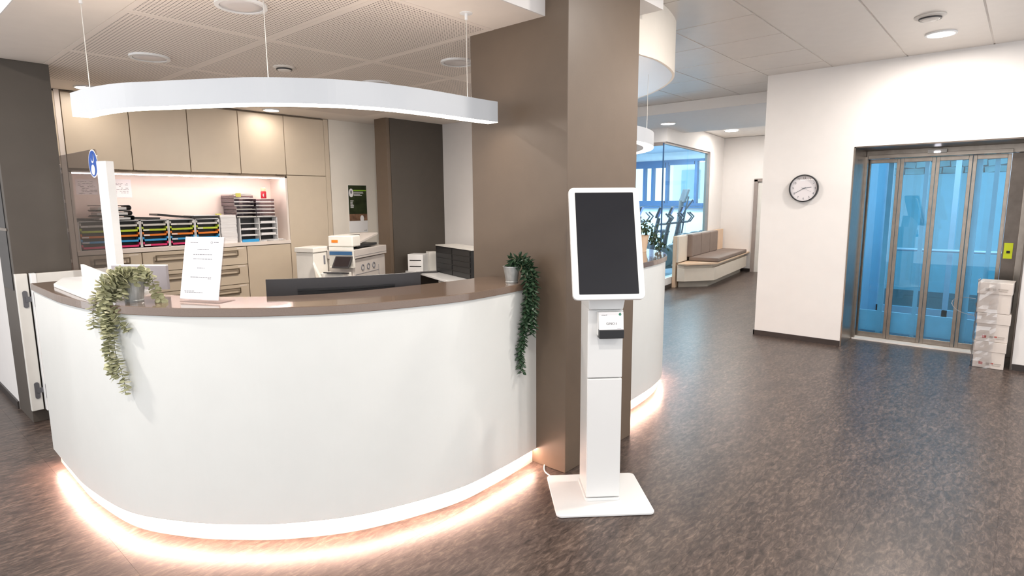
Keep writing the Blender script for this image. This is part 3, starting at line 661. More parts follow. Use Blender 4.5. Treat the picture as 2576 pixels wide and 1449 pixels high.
# letter tray stacks
tc_ = ['lgrey', 'lime', 'orange', 'blue', 'pink']
pos = ['at the far left end behind the acrylic screen', 'under the stack of black binders', 'second to the right of the white screen post', 'third to the right of the white screen post', 'next to the pile of white folders']
for i in range(5):
    x0 = 1.455 + i * 0.2525; x1 = x0 + 0.249; z0 = 1.178; hh = 0.272
    t = thing('letter_tray_stack', 'white letter tray stack with coloured trays ' + pos[i], 'letter trays', ((x0 + x1) / 2, 6.65, z0), group='colourful letter tray stacks')
    part('case', MB().box(x0, 6.54, z0, x0 + 0.009, 6.85, z0 + hh).box(x1 - 0.009, 6.54, z0, x1, 6.85, z0 + hh).box(x0, 6.54, z0 + hh - 0.007, x1, 6.85, z0 + hh).box(x0, 6.54, z0, x1, 6.85, z0 + 0.004), 'gloss', t, world=True)
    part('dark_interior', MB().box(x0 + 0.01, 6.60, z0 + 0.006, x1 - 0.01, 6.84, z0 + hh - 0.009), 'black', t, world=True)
    for k, cname in enumerate(tc_):
        zt = z0 + hh - 0.062 - k * 0.0495
        tr = part('tray', MB().box(x0 + 0.011, 6.535, zt, x1 - 0.011, 6.60, zt + 0.004).box(x0 + 0.011, 6.535, zt, x1 - 0.011, 6.539, zt + 0.023)
                  .box(x0 + 0.011, 6.535, zt, x0 + 0.024, 6.60, zt + 0.044).box(x1 - 0.024, 6.535, zt, x1 - 0.011, 6.60, zt + 0.044), cname, t, world=True)
        if (i * 5 + k) % 3 != 1:
            part('tray_label', MB().box(x0 + 0.02, 6.5335, zt + 0.006, x0 + 0.075, 6.535, zt + 0.018), 'paper', tr, world=True)
# black binders lying on the trays
def binder(x, z, L_, h, lab, rz=0.0, tilt=0.0, y=6.66, d=0.26):
    t = thing('ring_binder', lab, 'binder', (x, y, z), rz); t.rotation_euler = (0, tilt, rz)
    n = 10; prof = [(-L_ / 2, 0), (L_ / 2 - h * 0.45, 0)] + [(L_ / 2 - h * 0.45 + h * 0.45 * math.sin(math.pi * i / n), h / 2 - h / 2 * math.cos(math.pi * i / n)) for i in range(1, n)] + [(L_ / 2 - h * 0.45, h), (-L_ / 2, h)]
    prof2 = [(-L_ / 2, 0.006), (L_ / 2 - h * 0.5, 0.006)] + [(L_ / 2 - h * 0.5 + h * 0.38 * math.sin(math.pi * i / n), h / 2 - (h / 2 - 0.006) * math.cos(math.pi * i / n)) for i in range(1, n)] + [(L_ / 2 - h * 0.5, h - 0.006), (-L_ / 2, h - 0.006)]
    m = len(prof); vs = []
    for yy in (-d / 2, d / 2): vs += [(p[0], yy, p[1]) for p in prof] + [(p[0], yy, p[1]) for p in prof2]
    f = []
    for i in range(m - 1):
        f += [(i, i + 1, 2 * m + i + 1, 2 * m + i), (m + i + 1, m + i, 3 * m + i, 3 * m + i + 1), (i, m + i, m + i + 1, i + 1), (2 * m + i, 2 * m + i + 1, 3 * m + i + 1, 3 * m + i)]
    part('cover', MB().add(vs, f), 'black', t)
    part('paper_block', MB().box(-L_ / 2 + 0.015, -d / 2 + 0.01, 0.008, L_ / 2 - h * 0.8, d / 2 - 0.01, h * 0.62), 'paper', t)
    part('ring_mechanism', MB().cyl((L_ / 2 - h * 0.7, -0.04, h * 0.5), (L_ / 2 - h * 0.7, 0.04, h * 0.5), 0.006, 8), 'steel', t)
zt = 1.451
binder(1.76, zt, 0.31, 0.045, 'lowest of three black binders stacked on the trays beside the screen post', 0.05)
binder(1.755, zt + 0.047, 0.30, 0.046, 'middle of three black binders stacked on the trays beside the screen post', -0.04)
binder(1.75, zt + 0.095, 0.29, 0.050, 'topmost of three black binders stacked on the trays beside the screen post', 0.02)
def folder(x, z, L_, h, lab, tilt=0.0, m='black', d=0.24, y=6.66, cat='folder'):
    t = thing('folder', lab, cat, (x, y, z)); t.rotation_euler = (0, tilt, random.uniform(-.06, .06))
    part('cover', MB().box(-L_ / 2, -d / 2, 0, L_ / 2, d / 2, 0.003).box(-L_ / 2, -d / 2, h - 0.003, L_ / 2, d / 2, h).box(-L_ / 2, -d / 2, 0, -L_ / 2 + 0.003, d / 2, h), m, t)
    part('papers', MB().box(-L_ / 2 + 0.006, -d / 2 + 0.008, 0.003, L_ / 2 - 0.01, d / 2 - 0.008, h - 0.003), 'black2' if m == 'black' else 'paper', t)
folder(1.50, zt + 0.006, 0.2, 0.02, 'grey-black folder on the leftmost tray stack behind the acrylic screen', 0.04)
folder(2.03, zt + 0.004, 0.24, 0.022, 'thin black folder lying right of the stacked binders', 0.05)
folder(2.27, zt + 0.024, 0.30, 0.018, 'black folder tilted up over the third tray stack', 0.11)
folder(2.58, zt + 0.004, 0.27, 0.020, 'black folder lying on the tray stack next to the white pile', 0.0)
folder(2.56, zt + 0.025, 0.22, 0.008, 'thin white folder on top of the right black folder', 0.0, 'paper')
# pile of white folders
for k in range(20):
    q = part('paper_folder', MB().box(-0.083, -0.12, 0, 0.083, 0.12, 0.0145), 'paper'); q.location = (2.812 + random.uniform(-.003, .003), 6.66 + random.uniform(-.004, .004), 1.1785 + k * 0.0152)
    q.rotation_euler = (0, 0, random.uniform(-.015, .015))
    tag(q, 'flat white folder in the tall pile between the coloured trays and the pigeonholes', 'folder', 'white folders in the tall pile')
q = part('yellow_flag', MB().box(2.70, 6.55, zt + 0.034, 2.745, 6.60, zt + 0.046), 'ynote'); tag(q, 'small yellow-green sticky note on the white folder left of the white pile', 'sticky note')
# white pigeonhole + clear trays
t = thing('pigeonhole_rack', 'white pigeonhole rack with two columns of black slots in the niche', 'letter rack', (3.14, 6.66, 1.178))
part('frame', MB().box(2.925, 6.53, 1.178, 2.933, 6.85, 1.45).box(3.142, 6.53, 1.178, 3.150, 6.85, 1.45).box(3.352, 6.53, 1.178, 3.360, 6.85, 1.45).box(2.925, 6.53, 1.445, 3.36, 6.85, 1.453), 'gloss', t, world=True)
for k in range(5): part('shelf_board', MB().box(2.933, 6.53, 1.18 + k * 0.066, 3.352, 6.85, 1.187 + k * 0.066), 'gloss', t, world=True)
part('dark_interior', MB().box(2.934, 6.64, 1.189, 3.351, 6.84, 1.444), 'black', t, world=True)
for (a, k, h) in ((2.95, 2, 0.012), (3.17, 3, 0.02), (3.17, 1, 0.02), (2.95, 1, 0.008), (3.17, 2, 0.01)):
    part('papers', MB().box(a, 6.54, 1.188 + k * 0.066, a + 0.17, 6.64, 1.188 + k * 0.066 + h), 'paper', t, world=True)
q = part('blue_tray', MB().box(2.94, 6.525, 1.1785, 3.13, 6.53, 1.21).box(2.94, 6.53, 1.1785, 3.13, 6.54, 1.182), 'blue'); tag(q, 'blue folder edge standing in front of the lowest left pigeonhole', 'folder')
for i in range(2):
    for k in range(6 if i == 0 else 5):
        x0 = 2.90 + i * 0.222 - (0.02 if i == 0 and k > 2 else 0); z0 = 1.455 + k * 0.0405
        q = thing('clear_tray', ('lowest', 'second lowest', 'third', 'fourth', 'fifth', 'topmost')[k] .replace('fifth', 'topmost' if i else 'fifth') + (' clear smoky letter tray of the left column' if i == 0 else ' clear smoky letter tray of the right column') + ' on the white rack', 'letter tray', (x0 + 0.105, 6.66, z0), group='clear trays left column' if i == 0 else 'clear trays right column')
        part('tray_shell', MB().box(x0, 6.53, z0, x0 + 0.214, 6.85, z0 + 0.004).box(x0, 6.53, z0, x0 + 0.004, 6.85, z0 + 0.036).box(x0 + 0.21, 6.53, z0, x0 + 0.214, 6.85, z0 + 0.036).box(x0, 6.846, z0, x0 + 0.214, 6.85, z0 + 0.036), 'smoke', q, world=True)
        part('tray_lip', MB().box(x0, 6.525, z0, x0 + 0.214, 6.53, z0 + 0.008), 'gloss' if k > 3 or i else 'lgrey', q, world=True)
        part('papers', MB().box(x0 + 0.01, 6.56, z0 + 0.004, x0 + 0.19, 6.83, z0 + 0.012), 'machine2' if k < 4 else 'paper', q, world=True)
q = part('paper_pile', MB().box(2.87, 6.55, 1.70, 3.09, 6.82, 1.712), 'paper'); tag(q, 'white sheets on top of the left clear tray column', 'papers')
q = part('sticky_note', MB().box(2.90, 6.518, 1.675, 2.955, 6.522, 1.715), 'ynote'); tag(q, 'yellow sticky note on the front of the top left clear tray', 'sticky note')
sc = thing('spray_can', 'red spray can with cream cap on the clear trays', 'spray can', (3.252, 6.60, 1.66))
part('can_body', MB().lathe([(0.001, 0), (0.029, 0), (0.030, 0.005), (0.030, 0.075), (0.024, 0.083), (0.001, 0.083)], n=20), 'red', sc, smooth=True)
part('cap', MB().lathe([(0.027, 0.080), (0.027, 0.118), (0.022, 0.124), (0.001, 0.125)], n=20), 'cap_cream', sc, smooth=True)
part('badge', MB().lathe([(0.001, 0), (0.017, 0.0)], n=16).xf(Matrix.Translation((-0.012, -0.0285, 0.036)) @ Matrix.Rotation(R(90), 4, 'X') @ Matrix.Rotation(R(22), 4, 'Y')), 'paper', sc)
lp_ = thing('loose_papers', 'loose white papers fanned out at the right end of the worktop', 'papers', (3.35, 6.6, 1.1785))
for k, (x, rz) in enumerate(((3.30, 0.1), (3.34, -0.15), (3.31, 0.35))):
    mtx = Matrix.Translation((x, 6.62, 1.181 + k * 0.006)) @ Matrix.Rotation(rz, 4, 'Z')
    part('sheet', MB().obox(mtx, 0.24, 0.16, 0.004), 'paper', lp_, world=True)
for (a, b, z0, z1_, lab) in ((1.545, 1.722, 1.70, 1.845, 'faint white notice sheet on the niche back behind the acrylic screen'), (1.775, 2.01, 1.67, 1.852, 'white handwritten sheet on the niche back right of the screen post')):
    q = part('notice_sheet', MB().box(a, 6.861, z0, b, 6.864, z1_), 'paper'); tag(q, lab, 'paper')
    tx = MB()
    for j in range(8):
        x = a + 0.02
        while x < b - 0.03:
            wd = random.uniform(0.008, 0.03)
            if random.random() < 0.62: tx.box(x, 6.8602, z1_ - 0.025 - j * 0.016, x + wd, 6.861, z1_ - 0.021 - j * 0.016)
            x += wd + 0.007
    part('handwriting', tx, 'ink', q, world=True, kind='stuff')

# poster on the cream wall
po = thing('poster', 'tall dark green poster with a round portrait on the cream wall', 'poster', (4.437, 6.494, 1.22))
part('sheet', MB().box(4.30, 6.494, 1.225, 4.575, 6.499, 1.826), 'paper', po, world=True)
part('dark_photo', MB().box(4.303, 6.4925, 1.44, 4.572, 6.494, 1.823), 'poster', po, world=True)
part('brown_band', MB().box(4.303, 6.492, 1.375, 4.572, 6.4937, 1.46), 'poster2', po, world=True)
part('lime_line', MB().box(4.375, 6.491, 1.752, 4.565, 6.4925, 1.766), 'posterg', po, world=True)
pr = part('portrait', MB().lathe([(0.001, 0), (0.034, 0)], n=24).xf(Matrix.Translation((4.342, 6.4912, 1.728)) @ Matrix.Scale(1.6, 4, (0, 0, 1)) @ Matrix.Rotation(R(90), 4, 'X')), 'paper', po, world=True)
part('portrait_head', MB().lathe([(0.001, 0), (0.013, 0)], n=16).xf(Matrix.Translation((4.342, 6.4905, 1.738)) @ Matrix.Scale(1.8, 4, (0, 0, 1)) @ Matrix.Rotation(R(90), 4, 'X')), 'ink', pr, world=True)
tx = MB()
for j in range(4): tx.box(4.38, 6.4915, 1.735 - j * 0.014, 4.38 + random.uniform(.08, .15), 6.4925, 1.741 - j * 0.014)
for j in range(7): tx.box(4.325, 6.4915, 1.625 - j * 0.014, 4.325 + random.uniform(.03, .06), 6.4925, 1.632 - j * 0.014)
part('text_lines', tx, 'paper', po, world=True)
part('white_seal', MB().lathe([(0.001, 0), (0.028, 0)], n=20).xf(Matrix.Translation((4.49, 6.4905, 1.40)) @ Matrix.Scale(1.6, 4, (0, 0, 1)) @ Matrix.Rotation(R(90), 4, 'X')), 'paper', po, world=True)
part('small_print', MB().box(4.52, 6.4925, 1.245, 4.535, 6.494, 1.252).box(4.55, 6.4925, 1.242, 4.556, 6.494, 1.256), 'ink', po, world=True)

# ================================================================== COPIER
cu, cv = Vector((0.881, 0.473, 0)), Vector((-0.473, 0.881, 0))
cp = thing('copier', 'large off-white office copier with tilted screen and open document feeder', 'copier', (3.444, 5.155, 0), math.atan2(0.473, 0.881))
part('lower_body', MB().box(0.02, 0.02, 0.08, 0.775, 0.30, 1.02), 'machine2', cp, bevel=0.006)
part('scanner_unit', MB().box(0.0, 0.0, 1.03, 0.782, 0.30, 1.125), 'machine2', cp, bevel=0.006)
part('control_console', MB().box(-0.012, -0.004, 0.955, 0.0, 0.27, 1.155), 'machine', cp, bevel=0.003)
part('scanner_end', MB().box(-0.012, 0.0, 0.94, 0.03, 0.27, 1.125), 'machine', cp, bevel=0.004)
part('dark_band', MB().box(-0.016, 0.01, 1.075, -0.011, 0.262, 1.11), 'frame_b', cp)
part('front_lower', MB().box(-0.16, 0.04, 0.56, 0.02, 0.30, 0.90), 'machine', cp, bevel=0.006)
part('output_tray', MB().box(-0.30, 0.08, 0.64, -0.10, 0.30, 0.66), 'machine', cp, bevel=0.004)
part('door_line', MB().box(0.06, 0.017, 0.86, 0.60, 0.02, 0.864).box(0.02, -0.002, 1.055, 0.77, 0.0, 1.058).box(0.06, 0.017, 0.60, 0.063, 0.02, 0.86).box(0.60, 0.017, 0.60, 0.603, 0.02, 0.92), 'ink', cp)
for k in range(3):
    part('round_port', ring(0.034, 0.024, 0, 0.006, 24).xf(Matrix.Translation((0.22 + k * 0.13, 0.02, 0.925)) @ Matrix.Rotation(R(90), 4, 'X')), 'ink', cp)
part('vent_marks', MB().box(0.12, 0.015, 0.72, 0.26, 0.02, 0.73).box(0.28, 0.015, 0.70, 0.31, 0.02, 0.78).box(0.34, 0.015, 0.70, 0.37, 0.02, 0.76).box(0.40, 0.015, 0.70, 0.44, 0.02, 0.78).box(0.48, 0.015, 0.72, 0.51, 0.02, 0.78).box(0.54, 0.015, 0.70, 0.57, 0.02, 0.79), 'ink', cp)
fd = part('document_feeder', MB().box(-0.010, 0.0, 1.157, 0.16, 0.275, 1.270).box(0.16, 0.20, 1.13, 0.70, 0.36, 1.262), 'machine', cp, bevel=0.01)
part('feeder_slot', MB().box(0.16, 0.14, 1.235, 0.42, 0.20, 1.262).box(0.14, 0.03, 1.14, 0.6, 0.20, 1.165), 'black', fd, label='dark feeder gap')
part('feeder_tray', MB().add([(0.16, 0.02, 1.175), (0.62, 0.02, 1.255), (0.62, 0.22, 1.255), (0.16, 0.22, 1.175), (0.16, 0.02, 1.195), (0.62, 0.02, 1.272), (0.62, 0.22, 1.272), (0.16, 0.22, 1.195)], [(0, 3, 2, 1), (4, 5, 6, 7), (0, 1, 5, 4), (1, 2, 6, 5), (2, 3, 7, 6), (3, 0, 4, 7)]), 'machine2', fd)
part('orange_label', MB().box(-0.013, 0.165, 1.20, -0.010, 0.235, 1.228), 'orange', fd)
cs = part('control_screen', MB().obox(Matrix.Translation((-0.055, 0.10, 1.005)) @ Matrix.Rotation(R(40), 4, 'Y') , 0.010, 0.19, 0.14), 'black2', cp, label='tilted touch screen')
part('screen_surface', MB().obox(Matrix.Translation((-0.0595, 0.10, 1.0085)) @ Matrix.Rotation(R(40), 4, 'Y'), 0.003, 0.165, 0.115), 'smoke', cs)
part('keyboard_tray', MB().obox(Matrix.Translation((-0.15, 0.12, 0.905)) @ Matrix.Rotation(R(8), 4, 'Y'), 0.15, 0.20, 0.012), 'black2', cp)
lc = thing('paper_feed_unit', 'off-white paper feed unit with a lid standing left of the copier', 'machine', (3.205, 5.505, 0), R(20))
part('unit_body', MB().box(-0.13, -0.10, 0.0, 0.13, 0.12, 1.105), 'machine', lc, bevel=0.006)
part('unit_lid', MB().box(-0.14, -0.11, 1.108, 0.14, 0.13, 1.16), 'machine', lc, bevel=0.008)
part('sight_slot', MB().box(0.02, -0.103, 0.98, 0.045, -0.10, 1.07), 'ink', lc)
part('side_flap', MB().add([(-0.145, -0.11, 1.03), (-0.10, -0.20, 0.80), (0.10, -0.20, 0.62), (0.09, -0.20, 0.60), (-0.12, -0.20, 0.78), (-0.16, -0.11, 1.0)], [(0, 1, 2, 3, 4, 5)]), 'machine', lc)

# ================================================================== DESK AND THINGS BY THE DARK PILLAR
dk = thing('side_desk', 'white desk with one round leg beyond the counter in the office corner', 'desk', (4.7, 5.0, 0))
part('desk_top', MB().prism([(4.22, 4.40), (5.34, 4.40), (5.34, 5.86), (4.66, 5.86), (4.62, 5.5)], 0.725, 0.75), 'gloss', dk, world=True, bevel=0.003)
part('desk_leg', MB().cyl((4.62, 5.15, 0.0), (4.62, 5.15, 0.725), 0.03, 20), 'lgrey', dk, world=True, smooth=False)
part('desk_leg', MB().cyl((5.2, 4.5, 0.0), (5.2, 4.5, 0.725), 0.03, 20), 'lgrey', dk, world=True)
bd = thing('drawer_box', 'black multi-drawer desktop box with a white top on the side desk', 'drawer box', (4.9, 5.0, 0.75))
part('box_shell', MB().prism([(4.835, 5.47), (4.54, 4.56), (4.80, 4.47), (5.10, 5.38)], 0.7505, 1.075), 'black', bd, world=True, bevel=0.003)
part('box_top', MB().prism([(4.835, 5.475), (4.54, 4.555), (4.80, 4.465), (5.10, 5.385)], 1.0755, 1.087), 'lgrey', bd, world=True)
for k in range(5):
    for a, b in ((0.02, 0.49), (0.51, 0.98)):
        p0 = Vector((4.54, 4.56)) .lerp(Vector((4.835, 5.47)), a); p1 = Vector((4.54, 4.56)).lerp(Vector((4.835, 5.47)), b)
        n_ = Vector((-0.951, 0.308)) * 0.006
        part('drawer', MB().prism([tuple(p0), tuple(p1), tuple(p1 + n_), tuple(p0 + n_)], 0.758 + k * 0.063, 0.758 + k * 0.063 + 0.052), 'black', bd, world=True)
wo = thing('desk_organizer', 'small white slotted organizer box left of the black drawer box', 'organizer', (4.72, 5.68, 0.75), R(-62))
part('organizer_body', MB().box(-0.1, -0.08, 0.0005, 0.1, 0.12, 0.22), 'gloss', wo, bevel=0.003)
part('slot', MB().box(-0.075, -0.083, 0.14, 0.075, -0.08, 0.152), 'black', wo)
part('slot', MB().box(-0.075, -0.083, 0.065, 0.075, -0.08, 0.077), 'black', wo)
q = part('tape_dispenser', MB().prism([(4.84, 5.60), (4.94, 5.56), (4.97, 5.66), (4.87, 5.70)], 0.7505, 0.99), 'lgrey', None, bevel=0.004); tag(q, 'light grey box file between the organizer and the black drawer box', 'box file')
q = part('tablet', MB().prism([(4.56, 5.52), (4.78, 5.38), (4.84, 5.46), (4.62, 5.60)], 0.7505, 0.762), 'black2', None); tag(q, 'flat dark tablet lying on the side desk in front of the organizer', 'tablet')

# ================================================================== THINGS ON THE COUNTER
# curved monitor seen from the back
mo = thing('monitor', 'wide curved black monitor seen from behind, over the counter', 'monitor', (1.86, 2.92, 0.745))
p0, p1 = Vector((1.464, 3.013)), Vector((2.196, 2.622)); md = (p1 - p0).normalized(); mn = Vector((-md.y, md.x))  # mn points away from the camera
fr_, bk = [], []
for i in range(17):
    t_ = i / 16; s_ = (4 * t_ * (1 - t_)); p = p0.lerp(p1, t_) - mn * 0.045 * s_
    bk.append(tuple(p)); fr_.append(tuple(p + mn * 0.018))
part('shell', MB().tri_ribbon(bk, fr_, 0.86, 1.202), 'black2', mo, world=True)
part('screen', MB().tri_ribbon([tuple(Vector(p) + mn * 0.019) for p in bk], [tuple(Vector(p) + mn * 0.020) for p in bk], 0.87, 1.195), 'screen', mo, world=True)
part('rear_bulge', MB().tri_ribbon([tuple(Vector(bk[i]) - mn * 0.028 * math.sin(math.pi * (i - 3) / 10)) for i in range(3, 14)], [tuple(Vector(bk[i]) + mn * 0.002) for i in range(3, 14)], 0.90, 1.135), 'black', mo, world=True)
part('vent_slot', MB().tri_ribbon([tuple(Vector(bk[i]) - mn * (0.031 * math.sin(math.pi * (i - 3) / 10) + 0.001)) for i in range(3, 14)], [tuple(Vector(bk[i]) - mn * 0.01) for i in range(3, 14)], 1.137, 1.147), 'black', mo, world=True)
mc = Vector(bk[8])
part('stand', MB().cyl((mc.x, mc.y, 0.76), (mc.x, mc.y, 1.12), 0.03, 16).prism(rrect(0.26, 0.2, 0.03, 4, mc.x + 0.03, mc.y + 0.06), 0.7455, 0.757), 'black2', mo, world=True)
part('round_emblem', MB().lathe([(0.001, 0), (0.026, 0), (0.028, 0.004)], n=24).xf(Matrix.Translation((mc.x - mn.x * 0.045, mc.y - mn.y * 0.045, 1.08)) @ Matrix.Rotation(math.atan2(-mn.y, -mn.x) + R(90), 4, 'Z') @ Matrix.Rotation(R(90), 4, 'X')), 'steel_d', mo, world=True)

# notice stand
ns = thing('notice_stand', 'tilted acrylic stand with a printed white notice on the counter', 'sign', (1.119, 2.931, 1.1402), R(-65.8))
tl = 0.22
def tiltm(x, z, y=0): return Matrix.Translation((0, 0, 0)) @ Matrix.Rotation(-tl, 4, 'X') @ Matrix.Translation((x, y, z))
part('acrylic_holder', MB().obox(tiltm(0, 0.153, -0.033 + 0.0015), 0.232, 0.003, 0.300).box(-0.116, -0.033, 0.0, 0.116, 0.07, 0.003), 'plexi', ns)
part('notice', MB().obox(tiltm(0, 0.156, -0.0345), 0.226, 0.0015, 0.298), 'paper', ns)
tx = MB()
for (x, z, wd) in ((-0.055, 0.277, 0.05), (0.075, 0.279, 0.034), (0.0, 0.244, 0.07), (0.0, 0.221, 0.115), (0.0, 0.199, 0.11), (-0.005, 0.156, 0.045), (0.0, 0.112, 0.125), (0.05, 0.106, 0.018), (-0.06, 0.045, 0.06), (-0.035, 0.039, 0.105)):
    xx = -wd / 2
    while xx < wd / 2 - 0.004:
        l_ = random.uniform(0.006, 0.016); l_ = min(l_, wd / 2 - xx)
        tx.obox(tiltm(x + xx + l_ / 2, z, -0.0356), l_, 0.0006, 0.0032); xx += l_ + 0.003
part('text_lines', tx, 'ink', ns, kind='stuff')
part('logo_ring', ring(0.0058, 0.0038, 0, 0.0006, 20).xf(tiltm(0.045, 0.2785, -0.0352) @ Matrix.Rotation(R(90), 4, 'X')), 'ink', ns)

# white riser with upright panels and acrylic screen on its post
rs = thing('counter_riser', 'white riser board with low upright panels at the left end of the counter', 'riser', (0.95, 3.8, 1.14))
part('base_board', MB().prism([(0.775, 4.13), (0.765, 3.40), (0.90, 3.33), (1.09, 3.55), (1.02, 3.95), (0.99, 4.40), (0.88, 4.43)], 1.1402, 1.160), 'gloss', rs, world=True, bevel=0.002)
part('rear_panel', MB().prism([(0.925, 3.60), (1.10, 3.345), (1.115, 3.355), (0.94, 3.61)], 1.1605, 1.285), 'riser_shaded', rs, world=True)
part('panel_edge', MB().prism([(0.925, 3.60), (1.10, 3.345), (1.115, 3.355), (0.94, 3.61)], 1.285, 1.290), 'gloss', rs, world=True)
part('side_panel', MB().add([(0.975, 4.42, 1.161), (1.00, 3.80, 1.161), (1.00, 3.80, 1.19), (0.975, 4.42, 1.235), (0.99, 4.42, 1.161), (1.015, 3.80, 1.161), (1.015, 3.80, 1.19), (0.99, 4.42, 1.235)],
                            [(0, 1, 2, 3), (7, 6, 5, 4), (0, 4, 5, 1), (1, 5, 6, 2), (2, 6, 7, 3), (3, 7, 4, 0)]), 'gloss', rs, world=True)
ac = thing('sneeze_screen', 'clear acrylic screen held by a white square post at the counter end', 'screen', (1.16, 4.48, 1.10))
part('post', MB().prism([(1.135, 4.50), (1.165, 4.42), (1.215, 4.44), (1.185, 4.52)], 0.75, 1.875), 'gloss', ac, world=True, bevel=0.002)
r_ = rrect(0.84, 0.94, 0.035, 5, 0.42, 1.485)
a0 = Vector((1.145, 4.52)); ad = (Vector((1.125, 5.30)) - a0).normalized()
pm = [(a0.x + ad.x * (u + 0.0), a0.y + ad.y * (u + 0.0), z) for u, z in r_]; n_ = len(pm)
mb = MB().add(pm + [(x + 0.006, y, z) for x, y, z in pm], [tuple(range(n_)), tuple(reversed(range(n_, 2 * n_)))] + [(i, (i + 1) % n_, n_ + (i + 1) % n_, n_ + i) for i in range(n_)])
part('acrylic_sheet', mb, 'plexi', ac, world=True)
def disc_on(u, z, r, off, m, par, name, rz=1.0, dz=0.0):
    c = Vector((a0.x + ad.x * u, a0.y + ad.y * u, z)); k = 24
    vs = [(c.x + ad.x * r * math.cos(2 * math.pi * i / k) * rz - off, c.y + ad.y * r * math.cos(2 * math.pi * i / k) * rz, c.z + r * math.sin(2 * math.pi * i / k)) for i in range(k)]
    return part(name, MB().add(vs, [tuple(range(k))]), m, par, world=True)
disc_on(0.075, 1.865, 0.09, 0.001, 'paper', ac, 'sticker_edge'); bs = disc_on(0.075, 1.865, 0.083, 0.002, 'bluesign', ac, 'blue_sticker')
disc_on(0.075, 1.90, 0.033, 0.003, 'paper', bs, 'head_shape', 0.85); disc_on(0.075, 1.825, 0.034, 0.004, 'paper', bs, 'mask_shape', 1.1); disc_on(0.075, 1.908, 0.028, 0.0045, 'bluesign', bs, 'hair_shape', 0.8)

# ------------------------------------------------------------------ plants
def leaf_mesh(name, kind, m):
    if kind == 'round':
        pts = [(0, 0), (0.28, 0.42), (0.62, 0.52), (0.92, 0.34), (1.0, 0), (0.92, -0.34), (0.62, -0.52), (0.28, -0.42)]
    else:
        pts = [(0, 0), (0.22, 0.20), (0.5, 0.27), (0.78, 0.16), (1.0, 0), (0.78, -0.16), (0.5, -0.27), (0.22, -0.20)]
    vs = [(0.5, 0, -0.07)] + [(x, y, 0.05 if abs(y) > .1 else 0.0) for x, y in pts]
    vs += [(x, y, z - 0.02) for x, y, z in vs]
    f = [(0, i, i % 8 + 1) for i in range(1, 9)] + [(9, 9 + i % 8 + 1, 9 + i) for i in range(1, 9)] + [(i, i + 9, i % 8 + 10, i % 8 + 1) for i in range(1, 9)]
    me = bpy.data.meshes.new(name); me.from_pydata(vs, [], f); me.materials.append(MT[m]); return me
LM = {'ea': leaf_mesh('leaf_round', 'round', 'leaf_a'), 'eb': leaf_mesh('leaf_round_pale', 'round', 'leaf_a2'), 'r': leaf_mesh('leaf_pointed', 'pointed', 'leaf_b')}
def leaves(plant, stems, step, size, kinds, count, droop=0.0, spread=0.012, pairs=True):
    """leaf pairs along world-space stems, each leaf an object"""
    inv = world_of(plant).inverted(); n = 0; rnd = random.Random(11)
    stm = MB()
    for s in stems: stm.tube(s, 0.0013, 5)
    part('stem', stm, 'stem', plant, world=True)
    spots = []
    for s in stems:
        P = [Vector(p) for p in s]; acc = 0.0; ang = rnd.uniform(0, 6)
        for a, b in zip(P[:-1], P[1:]):
            L_ = (b - a).length; d = (b - a).normalized() if L_ > 1e-6 else Vector((0, 0, -1))
            while acc < L_:
                spots.append((a.lerp(b, acc / L_), d, ang)); ang += 1.35 + rnd.uniform(-.3, .3); acc += step
            acc -= L_
    rnd.shuffle(spots); extra = MB()
    for p, d, ang in spots:
        for sgn in ((0, math.pi) if pairs else (0,)):
            a = d.orthogonal().normalized(); b = d.cross(a)
            out = (a * math.cos(ang + sgn) + b * math.sin(ang + sgn)).normalized()
            out = (out + d * 0.25 + Vector((0, 0, droop + rnd.uniform(-.15, .15)))).normalized()
            side = out.cross(d + Vector((rnd.uniform(-.3, .3), rnd.uniform(-.3, .3), 0.2))).normalized(); up = side.cross(out)
            sc_ = size * rnd.uniform(0.75, 1.2)
            q = p + out * 0.002
            m_ = inv @ Matrix(((out.x, side.x, up.x, q.x), (out.y, side.y, up.y, q.y), (out.z, side.z, up.z, q.z), (0, 0, 0, 1)))
            if n >= count:
                me = LM[rnd.choice(kinds)]; mm = world_of(plant) @ m_ @ Matrix.Diagonal((sc_, sc_, sc_, 1))
                extra.add([mm @ v.co for v in me.vertices], [tuple(f.vertices) for f in me.polygons]); continue
            o = bpy.data.objects.new('leaf', LM[rnd.choice(kinds)]); C.objects.link(o); o.parent = plant
            o.matrix_basis = m_ @ Matrix.Diagonal((sc_, sc_, sc_, 1)); n += 1
    if extra.v: part('further_leaves', extra, LM[kinds[0]].materials[0], plant, world=True, kind='stuff')
def pot(t, r0, r1, h, m='zinc', rim=0.004):
    part('pot', MB().lathe([(0.001, 0.0), (r0, 0.0), (r0 + 0.001, 0.006), (r0 - 0.001, 0.01), (r1, h - 0.006), (r1 + rim, h - 0.004), (r1 + rim, h), (r1 - 0.002, h), (r1 - 0.004, h - 0.02), (0.001, h - 0.02)], n=32), m, t, smooth=False)
    part('soil', MB().lathe([(0.001, h - 0.012), (r1 - 0.005, h - 0.014)], n=24), 'soil', t)
rn = random.Random(5)
def wob(pts, a=0.006): return [(x + rn.uniform(-a, a), y + rn.uniform(-a, a), z + rn.uniform(-a, a)) for x, y, z in catmull(pts, 4)]
pe = thing('potted_eucalyptus', 'trailing grey-green eucalyptus in a zinc pot on the left of the counter', 'plant', (0.905, 3.205, 1.1402))
pot(pe, 0.040, 0.054, 0.115)
stems = []
top = (0.915, 3.19, 1.255)
